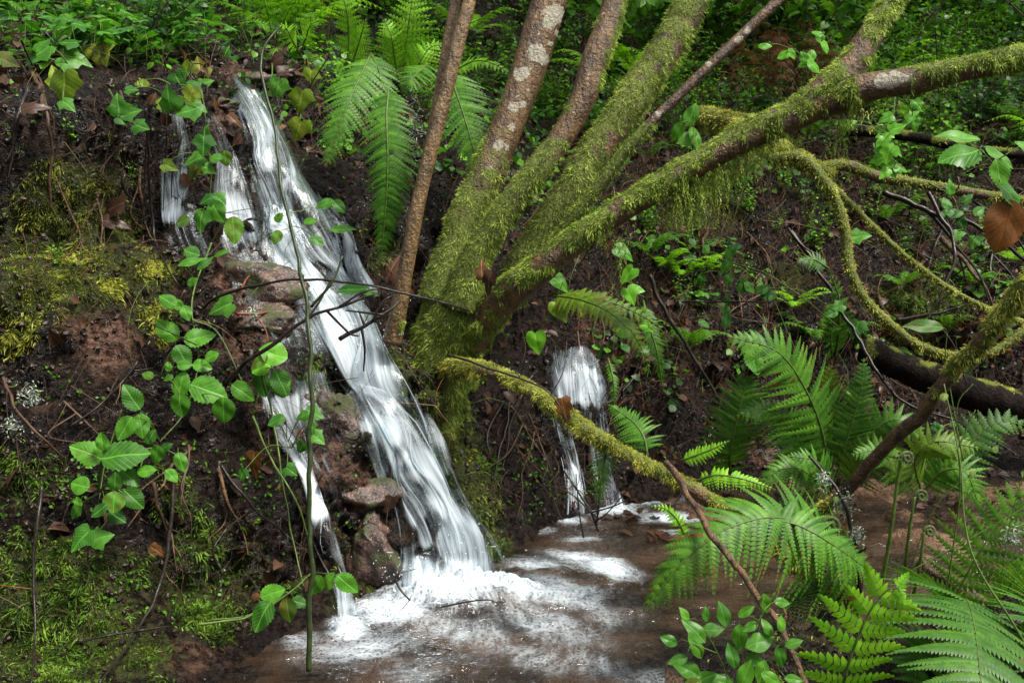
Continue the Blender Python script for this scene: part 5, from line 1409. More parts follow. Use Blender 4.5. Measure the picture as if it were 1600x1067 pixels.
leafy('bright_leaf_shrub', 'light green sprig against the dark rust coloured bracken', 'shrub', [[(1235, 165, 4.5), (1265, 110, 4.45), (1285, 60, 4.42), (1280, 45, 4.42)], [(1262, 115, 4.45), (1250, 85, 4.44)]],
      [(1225, 86, 22, 200, 'ovate'), (1237, 84, 20, 300, 'ovate'), (1256, 90, 20, 120, 'ovate'), (1268, 86, 20, 80, 'ovate'), (1272, 102, 28, 330, 'ovate'), (1282, 60, 22, 290, 'ovate'), (1290, 72, 22, 300, 'ovate'), (1278, 52, 18, 150, 'ovate'), (1195, 72, 22, 0, 'ovate'), (1255, 100, 16, 190, 'ovate')], M_HEART, t=4.42, sw=1.8)
leafy('bright_leaf_shrub', 'pale leafed sprig beside the dark roots under the right hand log', 'shrub', [[(1450, 285, 4.2), (1490, 310, 4.15), (1500, 350, 4.12), (1525, 380, 4.1)]],
      [(1492, 333, 26, 10, 'ovate'), (1480, 318, 22, 100, 'ovate'), (1503, 350, 24, 280, 'ovate'), (1522, 378, 22, 250, 'palm'), (1497, 366, 24, 20, 'palm'), (1476, 336, 22, 230, 'ovate'), (1530, 330, 22, 30, 'ovate'), (1485, 292, 24, 90, 'palm'), (1512, 310, 20, 45, 'palm'), (1537, 340, 18, 330, 'ovate')], M_IVY, t=4.12, sw=1.8)
# tall weeds with bare stems over the stream on the right
leafy('tall_weed', 'tall thin weed stem bending through the ferns at the right', 'weed', [[(1640, 1080, 2.0), (1590, 985, 2.02), (1530, 890, 2.06), (1508, 820, 2.1), (1500, 720, 2.14), (1475, 600, 2.2)]], [(1475, 620, 14, 30, 'round')], M_STEM, t=2.1, sw=4.5)
leafy('tall_weed', 'slim weed stem with fine upright branches over the brown stream', 'weed', [[(1478, 930, 2.6), (1490, 850, 2.58), (1500, 760, 2.56), (1495, 640, 2.55), (1520, 600, 2.55)], [(1497, 700, 2.55), (1515, 660, 2.55), (1524, 640, 2.55)]], [(1556, 702, 12, 60, 'round'), (1490, 662, 12, 190, 'round')], M_STEM, t=2.55, sw=3)

# ------------------------------------------------------------------ twigs, canes and fallen branches
def twig(name, label, rows, width, mat, t=None, off=.05, cat='twig', seg=7, taper=.5, rough=.08, moss=None, group=None, lichen=0, extra=None):
    pts = [q if len(q) == 3 else (*q, (t if t is not None else hit_t(*q) - off)) for q in rows]
    n = len(pts)
    ws = np.linspace(1, taper, n) * width
    R = px_path([(a, b, tt, w) for (a, b, tt), w in zip(pts, ws)])
    b = R[0, :3]
    th = thing(name, label, cat, b, group)
    g = G()
    R = curve(R, .035)
    wob = np.stack([fbm(R[:, :3] * 11 + 3 * k_, 2, 60 + k_) for k_ in range(3)], 1)
    R[:, :3] += wob * (np.clip(R[:, 3:4] * 1.6, .0025, .010)) * sstep(0, .08, np.linspace(0, 1, len(R)))[:, None]
    rg = np.random.default_rng(len(label))
    if mat in (M_DARK, M_TWIG, M_DEAD) and width < 14:
        for q in range(int(rg.integers(1, 4))):           # broken side shoots
            i0 = int(rg.uniform(.15, .9) * len(R))
            d0 = nz(np.gradient(R[:, :3], axis=0)[i0] + rg.normal(size=3) * .6)
            l0 = rg.uniform(.02, .07)
            tube(g, np.column_stack([np.array([R[i0, :3], R[i0, :3] + d0 * l0 * .5 + rg.normal(size=3) * .004, R[i0, :3] + d0 * l0]), R[i0, 3] * np.array([.6, .45, .25])]), 5, .012)
    def at(V, N, s):
        nn = fbm(V * 14, 3, 5)
        return dict(moss=np.clip((moss(s, N[:, 2], nn) if moss else 0 * s), 0, 1), lichen=np.clip(0 * s + lichen * sstep(.1, .3, fbm(V * 20, 2, 9)), 0, 1))
    tb = tube(g, R, seg, .012, rough, 14, int(width * 7), True, at)
    for ex in extra or []:
        e = [q if len(q) == 3 else (*q, (t if t is not None else hit_t(*q) - off)) for q in ex]
        tube(g, px_path([(a, c, tt, w) for (a, c, tt), w in zip(e, np.linspace(.6, .3, len(e)) * width)]), 5, .015, rough, 14, 3, True)
    o = part('stem', g, mat, th)
    return th, o, tb

twig('cane', 'long dark green bramble cane rising in front of the tall waterfall', [(483, 1048, 2.62), (486, 900, 2.64), (484, 750, 2.68), (487, 600, 2.72), (482, 490, 2.78), (462, 390, 2.84), (443, 310, 2.9), (428, 200, 2.98), (408, 90, 3.05), (440, 40, 3.1)], 9, M_DSTEM, cat='cane', taper=.4, extra=[[(486, 480, 2.78), (520, 440, 2.78), (535, 400, 2.8)]])
twig('cane', 'arching black bramble cane reaching over the falls to the trunk', [(318, 482, 2.98), (345, 462, 2.94), (400, 446, 2.9), (470, 438, 2.88), (540, 440, 2.88), (620, 455, 2.9), (690, 473, 2.95), (735, 487, 3.0)], 5, M_DARK, cat='cane', taper=.6)
twig('cane', 'thick dark dead cane slanting up across the falls', [(352, 602, 2.95), (375, 578, 2.93), (415, 545, 2.9), (455, 515, 2.9), (490, 492, 2.9), (530, 480, 2.9), (585, 462, 2.95)], 8, M_DARK, cat='cane', extra=[[(510, 485, 2.9), (545, 520, 2.92), (560, 525, 2.93)], [(530, 480, 2.9), (570, 455, 2.92), (610, 450, 2.95)], [(480, 498, 2.9), (500, 470, 2.92), (520, 430, 2.95)]])
twig('branch', 'broken forked branch lodged by the foot of the sapling', [(530, 530, 3.1), (570, 510, 3.1), (600, 492, 3.12), (625, 470, 3.15)], 8, M_DARK, cat='branch', extra=[[(565, 512, 3.1), (570, 545, 3.1), (568, 580, 3.12)], [(570, 510, 3.1), (560, 485, 3.1)], [(580, 505, 3.1), (600, 470, 3.1), (615, 462, 3.12)], [(600, 492, 3.1), (540, 485, 3.1)]])
twig('cane', 'smooth pale green runner hanging in the middle of the left bank', [(405, 560), (425, 650), (440, 740), (455, 830), (475, 915)], 4, M_STEM, off=.10, cat='cane')
twig('cane', 'second brown green runner beside the thin side stream', [(395, 650), (420, 710), (455, 770), (480, 830), (486, 880)], 4, M_STEM, off=.12, cat='cane')
twig('twig', 'thin green runner stretched to the low bramble spray', [(310, 975), (390, 962), (440, 935), (488, 893)], 4, M_STEM, off=.2)
twig('twig', 'straight black twig hanging on the far left bank', [(65, 760), (58, 830), (50, 900), (55, 980), (50, 1070)], 7, M_DARK, off=.05)
twig('twig', 'black twig slanting down the lower left bank to the bottom', [(272, 735), (268, 800), (258, 870), (240, 935), (205, 1000), (155, 1065)], 8, M_DARK, off=.06, extra=[[(215, 985), (250, 980), (265, 978)], [(215, 985), (170, 992), (120, 1004)]])
twig('twig', 'dark twig running diagonally below the bramble leaves', [(345, 725), (390, 785), (440, 830), (482, 862)], 5, M_DARK, off=.06)
twig('twig', 'dark stick resting on the bare patch of the left soil', [(215, 565), (190, 600), (160, 630), (110, 665)], 5, M_DARK, off=.04, extra=[[(205, 580), (240, 575)]])
twig('root', 'brown root hanging from the upper left lip', [(30, 60), (55, 120), (72, 170), (80, 240), (78, 330)], 8, M_TWIG, off=.07, cat='root', extra=[[(72, 165), (60, 120), (20, 75)], [(74, 170), (84, 190), (82, 215)], [(60, 120), (40, 110), (10, 60)]])
twig('root', 'thin roots dangling beside the left strand of the falls', [(228, 170), (232, 260), (240, 360), (262, 420), (285, 450)], 5, M_DARK, off=.05, cat='root', extra=[[(230, 200), (226, 280), (222, 350)], [(262, 200), (258, 260), (255, 330)], [(285, 210), (270, 270), (268, 310)]])
twig('twig', 'rusty twig across the lower left edge of the bank', [(0, 914), (25, 917), (48, 920)], 3, M_REDTWIG, off=.05)
twig('twig', 'lichen flecked twig along the left edge of the soil bank', [(5, 590), (25, 640), (60, 680), (100, 715)], 6, M_TWIG, off=.04)
twig('twig', 'reddish twig crossing the top of the pinkish rock', [(375, 455), (395, 425), (430, 420), (465, 430)], 3, M_REDTWIG, off=.07)
twig('twig', 'orange twig lying on the wet rock in the falls', [(370, 490), (410, 488), (450, 480), (480, 472)], 5, M_REDTWIG, off=.06, extra=[[(398, 490), (415, 515), (418, 530)]])
twig('twig', 'thin twig curved over the foam at the foot of the falls', [(690, 948, 2.9), (745, 938, 2.88), (768, 937, 2.88), (782, 945, 2.9)], 3, M_DARK)
twig('twig', 'short dark twig stuck in the white water', [(618, 905, 2.95), (628, 922, 2.93), (640, 937, 2.92)], 5, M_DARK)
twig('branch', 'slim dark dead branch crossing the arching fern diagonally', [(1040, 722, 2.7), (1070, 765, 2.6), (1120, 845, 2.45), (1175, 920, 2.32), (1225, 990, 2.2), (1262, 1070, 2.1)], 11, M_DEAD, cat='branch', taper=.9, extra=[[(1218, 985, 2.2), (1228, 965, 2.2), (1222, 945, 2.2)]])
twig('cane', 'thin black cane trailing along the low mossy branch', [(700, 555, 3.1), (760, 575, 3.05), (830, 598, 3.0), (865, 620, 2.98), (890, 665, 2.96)], 4, M_DARK, cat='cane', extra=[[(860, 618, 2.98), (880, 580, 3.0), (886, 530, 3.05)]])
th, o, tb = twig('branch', 'rusty brown branch slanting into the stream from the right edge', [(2080, -60, 2.3), (1850, 180, 2.31), (1640, 400, 2.35), (1590, 460, 2.38), (1540, 520, 2.44), (1490, 580, 2.52), (1440, 640, 2.6), (1395, 690, 2.68), (1350, 740, 2.76), (1310, 778, 2.84), (1272, 808, 2.9)], 29, M_DEAD, cat='branch', seg=20, taper=.62, rough=.09,
     moss=lambda s, u, n: np.clip(1.15 - 6.5 * np.abs(s - .555) + .9 * n, 0, 1) + .7 * sstep(.93, .97, s), lichen=.35)
gm = G(); moss_on(gm, tb, tb['extra']['moss'], 6200, .014, .0010, 55); part('moss', gm, M_YMOSS, o)
MB = 'drooping mossy branches right of the tree'
def mossy_branch(label, rows, n, w=(26, 14), mat=M_YMOSS, ml=.013, cover=.85, name='mossy_branch', bark=None):
    R = px_path([(*q, ww) for q, ww in zip(rows, np.linspace(w[0], w[1], len(rows)))])
    th = thing(name, label, 'branch', R[0, :3])
    g = G()
    tb = tube(g, R, 14, .012, .14, 12, n, True, lambda V, N, s: dict(moss=np.clip(cover + .2 * N[:, 2] + .5 * fbm(V * 12, 3, 3), 0, 1), lichen=0 * s))
    o = part('stem', g, bark or M_DEAD, th)
    gm = G(); moss_on(gm, tb, tb['extra']['moss'], n, ml, .0013, n)
    if gm.n: part('moss', gm, mat, o)
mossy_branch('moss coated branch drooping in an S curve to the dark log', [(1205, 250, 3.9), (1245, 245, 3.85), (1280, 272, 3.82), (1308, 318, 3.8), (1322, 370, 3.78), (1328, 420, 3.76), (1352, 468, 3.74), (1395, 510, 3.72), (1440, 542, 3.7), (1500, 556, 3.68), (1560, 545, 3.68), (1625, 500, 3.7), (1760, 430, 3.8), (1950, 380, 3.9)], 9500, (18, 10), ml=.011)
mossy_branch('thin moss coated branch running straight down to the right', [(1270, 262, 3.95), (1310, 300, 3.9), (1360, 350, 3.86), (1420, 405, 3.82), (1490, 455, 3.8), (1560, 490, 3.8), (1640, 520, 3.8), (1800, 600, 3.85)], 6000, (11, 7), ml=.010)
mossy_branch('hummocky mossy bough ending under the long right hand stem', [(1090, 185, 4.4), (1130, 190, 4.3), (1180, 215, 4.1), (1230, 238, 3.95), (1275, 262, 3.9), (1300, 275, 3.9)], 12000, (36, 18), ml=.018)
mossy_branch('half mossy fallen bough lying level behind the drooping branches', [(1270, 268, 4.3), (1320, 258, 4.28), (1370, 276, 4.25), (1440, 288, 4.22), (1520, 302, 4.2), (1640, 318, 4.2), (1850, 340, 4.25)], 5200, (19, 12), cover=.55)
mossy_branch('dark bare fallen branch lying above the level mossy bough', [(1320, 202, 4.6), (1380, 208, 4.58), (1440, 216, 4.55), (1500, 230, 4.5), (1560, 238, 4.5), (1650, 250, 4.5), (1850, 290, 4.5)], 900, (18, 14), cover=.25, bark=M_ROTSHADE)
mossy_branch('faint mossy dead branch on the ground behind the thick mossy stem', [(1085, 178, 4.9), (1130, 180, 4.85), (1190, 186, 4.8), (1240, 190, 4.8)], 2500, (14, 9), cover=.6)
mossy_branch('old mossy branch lying under the arching fern into the stream', [(1195, 845, 2.86), (1235, 872, 2.82), (1275, 905, 2.78), (1315, 930, 2.74), (1350, 950, 2.72)], 6500, (20, 16), ml=.014)
mossy_branch('huge dark rotten log behind the rusty branch', [(1350, 545, 4.5), (1400, 568, 4.42), (1470, 598, 4.36), (1560, 628, 4.32), (1700, 668, 4.3)], 1500, (44, 58), cover=.12, name='fallen_log', bark=M_ROTSHADE)
twig('fallen_log', 'smooth reddish log lying in the shallow stream at the right', [(1440, 878, 2.95), (1475, 902, 2.9), (1510, 925, 2.86), (1545, 950, 2.82)], 26, M_DEAD, cat='log', seg=16, taper=.9, rough=.05)
twig('branch', 'lichen covered black twig behind the right fern clump', [(1235, 360, 4.3), (1290, 440, 4.2), (1335, 520, 4.1), (1370, 580, 4.0), (1420, 632, 3.95), (1500, 660, 3.9)], 7, M_DARK, cat='branch', extra=[[(1230, 355, 4.3), (1255, 385, 4.25), (1285, 402, 4.22)]])
twig('branch', 'black lichen flecked twig standing in the stream by the rusty branch', [(1342, 925, 2.72), (1338, 860, 2.72), (1325, 800, 2.74), (1290, 745, 2.78), (1262, 712, 2.8)], 9, M_DARK, cat='branch')
twig('cane', 'dark cane lying down the bank right of the small waterfall', [(1015, 430, 4.0), (1040, 490, 3.98), (1085, 560, 4.0), (1130, 640, 4.0)], 8, M_DARK, cat='cane')
twig('cane', 'thin straight twig slung level across the right bank', [(1065, 472, 4.1), (1150, 472, 4.05), (1220, 470, 4.02), (1300, 458, 4.02)], 3, M_DARK, cat='twig')
twig('cane', 'long green runner sloping across the right bank', [(1140, 410, 4.1), (1200, 430, 4.05), (1260, 470, 4.0), (1310, 510, 4.0)], 3, M_STEM, cat='cane', extra=[[(1210, 470, 4.05), (1240, 540, 4.02), (1262, 580, 4.0)]])
for i, (lab, rows, w, m_) in enumerate([
    ('tangled black roots and twigs under the fallen boughs at the right', [(1380, 300, 4.5), (1450, 330, 4.45), (1520, 350, 4.4), (1620, 420, 4.4)], 10, M_DARK),
    ('dark branch hanging from the right edge above the mossy mound', [(1640, 330, 4.2), (1560, 340, 4.2), (1500, 300, 4.2), (1450, 296, 4.2)], 8, M_DARK),
    ('black stick reaching down from the roots at the right', [(1450, 300, 4.1), (1490, 380, 4.0), (1480, 440, 3.95), (1450, 500, 3.92)], 7, M_DARK),
    ('short mossy stick with a broken pale end', [(1470, 372, 4.2), (1500, 400, 4.15), (1530, 440, 4.1)], 10, M_DEAD),
    ('thin black twig drooping from the log into shade', [(1400, 500, 4.0), (1450, 490, 3.98), (1500, 480, 3.96)], 7, M_DARK)]):
    twig('dead_branch', lab, rows, w, m_, cat='branch', extra=[[(rows[1][0], rows[1][1], rows[1][2]), (rows[1][0] + 40, rows[1][1] + 50, rows[1][2]), (rows[1][0] + 60, rows[1][1] + 110, rows[1][2])]])
twig('cane', 'clutch of dark stems standing in the small falls pool', [(935, 830, 3.3), (925, 800, 3.32), (905, 770, 3.35), (880, 735, 3.4)], 5, M_DARK, cat='cane', extra=[[(925, 800, 3.3), (960, 790, 3.28), (1000, 770, 3.25)], [(930, 815, 3.3), (950, 800, 3.28), (985, 760, 3.25)], [(928, 805, 3.3), (890, 770, 3.32), (840, 755, 3.35)], [(932, 820, 3.3), (938, 760, 3.3), (930, 700, 3.3)], [(912, 840, 3.3), (905, 800, 3.3), (900, 740, 3.3)]])
# dead leaves that stand out
def dead(label, px, py, size, ang, mat, off=.05, kind='palm', t=None, brown=.3):
    g = G()
    b, d = leaf_px(g, px, py, size, ang, kind, t, off, brown=brown, droop=.9, wide=.8)
    single('dead_leaf', g, mat, label, 'leaf', origin=b)
dead('dark curled dead leaf on the left moss wall', 170, 322, 56, 190, M_LITTER, kind='palm', brown=0)
dead('brown dead leaf below the dark curled one on the moss', 176, 344, 40, 0, M_LITTER)
dead('chestnut leaf caught in the fork of the trunk', 762, 440, 38, 250, M_LITTER, t=3.2)
dead('rust coloured leaf upright in the trunk fork', 752, 422, 32, 100, M_OCHRE, t=3.24)
dead('brown leaf behind the foot of the sapling', 605, 430, 60, 80, M_LITTER, off=.08)
dead('orange and green leaf lying on the low mossy branch', 884, 640, 42, 290, M_OCHRE, t=2.98, brown=.2)
dead('brown leaf hanging below the bramble by the falls', 393, 725, 44, 260, M_OCHRE, off=.12)
dead('pale tan leaf stuck to the lower left bank', 246, 860, 28, 330, M_OCHRE)
dead('dry brown leaf among the twigs of the top left lip', 50, 165, 40, 20, M_LITTER, off=.1)
dead('copper leaf in the water at the waterfall lip', 365, 185, 26, 330, M_OCHRE, off=.08)
dead('big brown leaf on the mossy stump at the middle of the falls', 608, 790, 34, 250, M_LITTER, off=.10)
# stones
def stone(label, px, py, size, seed, sq=(1, .8, .7), sink=.62):
    c, n, t = hit(px, py)
    r0 = size * t / FPX / 2
    c = c + FWD * r0 * sink
    g = G()
    nu, nv = 64, 40
    th, ph = np.meshgrid(np.linspace(0, 2 * np.pi, nu, endpoint=False), np.linspace(.02, np.pi - .02, nv))
    D = np.stack([np.cos(th) * np.sin(ph), np.sin(th) * np.sin(ph), np.cos(ph)], -1)
    r = np.random.default_rng(seed)
    rr = np.full(D.shape[:2], 1.3)
    for k in range(16):       # broken faces
        pn = nz(r.normal(size=3))
        dd = D @ pn
        rr = np.minimum(rr, np.where(dd > .1, r.uniform(.72, 1.0) / np.maximum(dd, .1), 9))
    rr = rr * (1 + .10 * fbm(D * 3 + seed, 4, seed) + .035 * fbm(D * 14 + seed, 3, seed))
    V = D * np.array(sq) * r0 * rr[..., None]
    i, j = np.meshgrid(np.arange(nv - 1), np.arange(nu), indexing='ij')
    q = np.stack([i * nu + j, (i + 1) * nu + j, (i + 1) * nu + (j + 1) % nu, i * nu + (j + 1) % nu], -1).reshape(-1, 4)
    W_ = V.reshape(-1, 3) + c
    g.add(W_, q, moss=np.clip(.26 + .7 * fbm(W_ * 14, 3, seed) + .12 * D[..., 2].ravel(), 0, 1), lichen=np.zeros(len(W_)))
    single('rock', g, M_STONE, label, 'rock', origin=c)
stone('pinkish wet rock in the upper middle of the falls', 390, 452, 120, 1, (1.2, .7, .8))
stone('tan wet ledge rock under the arching cane', 395, 505, 110, 2, (1.3, .7, .6))
stone('rounded grey rock in the middle of the lower falls', 515, 700, 120, 3, (.9, .7, 1.5), .75)
stone('pale boulder at the foot of the big fern clump', 1200, 722, 80, 4)
stone('brown wet rock at the right of the waterfall lip', 385, 132, 80, 5, (1.2, .8, .6))
stone('dark rock left of the waterfall lip', 345, 165, 46, 6)
stone('dark mossy stump shaped rock at the foot of the side stream', 572, 880, 100, 7, (.8, .7, 1.4), .5)
stone('broad brown rock by the lower side stream', 560, 780, 110, 8, (1, .7, .7), .5)
stone('dark ledge stone along the bottom of the pool', 400, 1066, 130, 9, (2.2, .6, .35))

# tufts of pale lichen
for i, (lab, px, py, t, n, rad) in enumerate([
    ('pale lichen tuft on the left soil beside a mossy twig', 48, 622, None, 260, .018), ('whitish lichen crumb near the left edge of the bank', 18, 664, None, 140, .012), ('pale lichen tuft on the black twig under the fern clump', 1288, 748, 2.76, 180, .010),
    ('bluish lichen growing where the rusty branch enters the stream', 1318, 788, 2.76, 260, .014), ('small lichen tuft low on the black stream twig', 1338, 835, 2.70, 130, .010), ('lichen flecks near the right edge over the stream', 1582, 838, 2.62, 150, .013),
    ('white lichen tuft on the twigs at the waterfall top', 345, 80, None, 120, .010), ('pale lichen strand hanging beside the right hand sapling', 647, 190, 3.5, 200, .016), ('lichen bits on the cane lying across the falls', 396, 488, 2.9, 70, .006), ('grey lichen tuft on the bank under the long mossy stem', 1065, 470, None, 160, .012)]):
    c = P(px, py, t if t is not None else hit_t(px, py) - .03)
    r = np.random.default_rng(500 + i)
    g = G()
    B = c + r.normal(size=(n, 3)) * rad * [1, .5, 1.3 if 'strand' not in lab else 4]
    blades(g, B, nz(r.normal(size=(n, 3))), .009 * r.uniform(.5, 1.4, n), .0011, .1, 510 + i)
    tube(g, np.column_stack([B[np.argsort(B[:, 2])][::12], np.full(len(B[::12]), .0009)]), 4, .004)
    single('lichen_tuft', g, M_LICHEN, lab, 'lichen', origin=c)
# debris heaped along the lip at the top of the falls
for i, (lab, rows, w) in enumerate([('wet black stick on the lip right of the waterfall', [(415, 108), (460, 92), (520, 96)], 7), ('dark broken stick above the waterfall lip', [(330, 88), (390, 80), (450, 84)], 6), ('thin dark stick leaning over the lip by the big hanging fern', [(440, 120), (490, 104), (540, 112)], 5),
                                    ('knotty black twig over the pale rock at the lip', [(225, 62), (280, 74), (330, 70), (370, 76)], 5)]):
    twig('twig', lab, rows, w, M_DARK, off=.06)
for lab, px, py, s_, a_ in [('dark wet leaf piled on the lip right of the falls', 450, 108, 40, 20), ('black brown leaf at the lip beside the hanging fern', 490, 92, 44, 160), ('purplish brown leaf on the waterfall lip debris', 425, 95, 36, 200), ('brown leaf half under the lip debris', 520, 108, 40, 340)]:
    dead(lab, px, py, s_, a_, M_LITTER, off=.05)
leafy('tall_weed', 'slim green weed rising beside the reddish stream log', 'weed', [[(1420, 940, 2.7), (1432, 860, 2.68), (1470, 780, 2.66), (1520, 740, 2.65)]], [(1520, 740, 10, 40, 'round')], M_STEM, t=2.6, sw=2.2)
leafy('tall_weed', 'leaning bare weed crossing in front of the reddish log', 'weed', [[(1320, 960, 2.5), (1400, 905, 2.48), (1500, 850, 2.46), (1605, 790, 2.45)]], [(1605, 790, 10, 40, 'round')], M_STEM, t=2.6, sw=2.2)
leafy('tall_weed', 'fine weed stem arching at the far right over the stream', 'weed', [[(1560, 960, 2.6), (1568, 880, 2.58), (1582, 800, 2.57), (1600, 740, 2.56)]], [(1600, 740, 10, 40, 'round')], M_STEM, t=2.6, sw=2.2)
leafy('tall_weed', 'thin pale stalk rising from the arching fern toward the rusty branch', 'weed', [[(1325, 940, 2.7), (1318, 880, 2.68), (1312, 820, 2.66), (1306, 780, 2.66)]], [(1306, 780, 10, 40, 'round')], M_STEM, t=2.6, sw=2.2)

# roots that come out of the bank and run down it
rr_ = np.random.default_rng(77)
for lab, n, xr, yr in [('brown root trailing down the upper left wall of soil', 7, (10, 235), (130, 300)), ('brown root running down the lower left bank', 6, (20, 420), (520, 800)), ('brown root hanging from the bank under the leaning trunk', 6, (760, 860), (520, 680)),
                       ('brown root running down the bank below the long mossy stem', 9, (880, 1180), (330, 560)), ('brown root on the dark bank behind the drooping mossy branches', 8, (1180, 1580), (280, 520))]:
    for k in range(n):
        x, y = rr_.uniform(*xr), rr_.uniform(*yr)
        ln = rr_.uniform(60, 190)
        a = rr_.normal() * .35
        rows = []
        for q in range(5):
            rows.append((x + math.sin(a) * ln * q / 4 + rr_.normal() * 6, y + math.cos(a) * ln * q / 4))
        m_ = [M_TWIG, M_DARK, M_DEAD][int(rr_.integers(3))]
        ex = [[rows[1], (rows[2][0] + rr_.normal() * 25, rows[2][1] + 15), (rows[3][0] + rr_.normal() * 40, rows[3][1] + 10)]]
        twig('root', lab, rows, rr_.uniform(2.5, 7), m_, off=.03, cat='root', taper=.3, rough=.2, group=lab, extra=ex)
# ------------------------------------------------------------------ undergrowth on the hillside behind
def proto_shoot(seed, h, nst, L, W, mat, lean=.35, pair=.045, smat=None, opp=True):
    """Upright leafy shoots with leaves along each stem; meshes at the origin."""
    r = np.random.default_rng(seed)
    gs, gl = G(), G()
    for k in range(nst):
        a = r.uniform(0, 6.28)
        hh = h * r.uniform(.55, 1.1)
        ln = lean * r.uniform(.2, 1.3) * hh
        c = np.array([[0, 0, 0], [math.cos(a) * ln * .3, math.sin(a) * ln * .3, hh * .5], [math.cos(a) * ln, math.sin(a) * ln, hh * .95]]) + [r.normal() * .03, r.normal() * .03, 0]
        C = curve(c, pair)
        tube(gs, np.column_stack([C, np.linspace(.0028, .001, len(C))]), 5, .05)
        B, D, N = [], [], []
        for i in range(2, len(C)):
            for s in ((0, np.pi) if opp else (0,)):
                b = i * (1.57 if opp else 2.4) + s + r.uniform(-.4, .4)
                B.append(C[i] + r.normal(size=3) * .004)
                D.append([math.cos(b), math.sin(b), r.uniform(-.35, .45)])
                N.append([r.normal() * .3, r.normal() * .3 - .25, 1])
        B, D, N = np.array(B), nz(np.array(D)), np.array(N)
        ll = L * r.uniform(.55, 1.25, len(B)) * np.linspace(1.1, .6, len(B))
        pt = .35 * ll[:, None]
        leaves_v(gl, B + D * pt, D, N, ll, W, .2, .35, seed + k)
        blades(gs, B, D, pt[:, 0] * 1.1, .0008, 0, seed + k)
    return [('stem', gs.mesh('shoot_stem', smat or M_STEM)), ('foliage', gl.mesh('shoot_foliage', mat))]

def proto_shrub(seed, h, nbr, nleaf, L, W, mat):
    r = np.random.default_rng(seed)
    gs, gl = G(), G()
    for k in range(nbr):
        a, e = r.uniform(0, 6.28), r.uniform(.5, 1.4)
        d = np.array([math.cos(a) * math.cos(e), math.sin(a) * math.cos(e), math.sin(e)])
        hh = h * r.uniform(.5, 1.1)
        C = curve([[0, 0, 0], d * hh * .5 + r.normal(size=3) * .05 * h, d * hh + r.normal(size=3) * .12 * h - [0, 0, .08 * h]], .04)
        tube(gs, np.column_stack([C, np.linspace(.005, .0015, len(C))]), 5, .06)
        m = max(6, nleaf // nbr)
        k_ = r.integers(len(C) // 4, len(C), m)
        out = r.normal(size=(m, 3))
        B = C[k_] + out * .035 * h ** .5
        leaves_v(gl, B, nz(out * [1, 1, .6] + [0, -.1, -.1]), r.normal(size=(m, 3)) * .4 + [0, -.35, 1], L * r.uniform(.5, 1.3, m), W, .2, .3, seed + k)
        for q in range(3):
            i0 = r.integers(len(C) // 4, len(C) - 1)
            tube(gs, np.column_stack([np.array([C[i0], C[i0] + r.normal(size=3) * .07 * h]), [.0018, .0008]]), 4, .05)
    return [('stem', gs.mesh('shrub_stem', M_TWIG)), ('foliage', gl.mesh('shrub_foliage', mat))]

def proto_fern(seed, L, nf, mat, w=.28, npin=15, pl=7, steep=1.0):
    r = np.random.default_rng(seed)
    gl, gs = G(), G()
    for k in range(nf):
        a = k / nf * 6.28 + r.uniform(-.3, .3)
        d = np.array([math.cos(a), math.sin(a), 0])
        l = L * r.uniform(.7, 1.1)
        e = r.uniform(.5, .95)
        d = d / steep
        R = np.array([[0, 0, 0], d * l * .25 + [0, 0, l * .38 * e * steep], d * l * .6 + [0, 0, l * .55 * e * steep], d * l * .95 + [0, 0, l * (.42 if steep == 1 else -.1) * e * steep]])
        C = frond(gl, R, l * w * 1.3, npin, pl, np.array([0, 0, 1.0]) - d * .1, .18, .2, 'lance', .9, .12, seed + k)
        stalk(gs, C, .003, .001, 5, .04)
    return [('frond', gl.mesh('fern_fronds', mat)), ('stalk', gs.mesh('fern_stalks', M_STEM))]

def proto_ivy(seed, rad, n, L, mat):
    r = np.random.default_rng(seed)
    gl, gs = G(), G()
    for k in range(n):
        a, q = r.uniform(0, 6.28), rad * r.random() ** .6
        b = np.array([math.cos(a) * q, math.sin(a) * q, 0.01])
        tp = b + np.array([r.normal() * .02, r.normal() * .02, r.uniform(.03, .13)])
        d = np.array([r.normal(), r.normal() - .6, r.uniform(-.3, .1)])
        leaf(gl, 'ivy', tp, d, np.array([r.normal() * .3, -.5 + r.normal() * .2, 1]), L * r.uniform(.6, 1.25), 1, .2, .15, None, k)
        tube(gs, np.column_stack([np.array([[0, 0, .004], b * .5 + [0, 0, .006], b, tp]), [.0016, .0015, .0013, .001]]), 4, .03)
    return [('foliage', gl.mesh('ivy_foliage', mat)), ('stem', gs.mesh('ivy_stems', M_STEM))]

def proto_grass(seed, h, n, mat):
    r = np.random.default_rng(seed)
    g = G()
    B = r.normal(size=(n, 3)) * [.03, .03, 0]
    D = nz(r.normal(size=(n, 3)) * [.5, .5, .1] + [0, 0, 1])
    blades(g, B, D, h * r.uniform(.5, 1.1, n), .0022, .5, seed)
    return [('foliage', g.mesh('grass_blades', mat))]

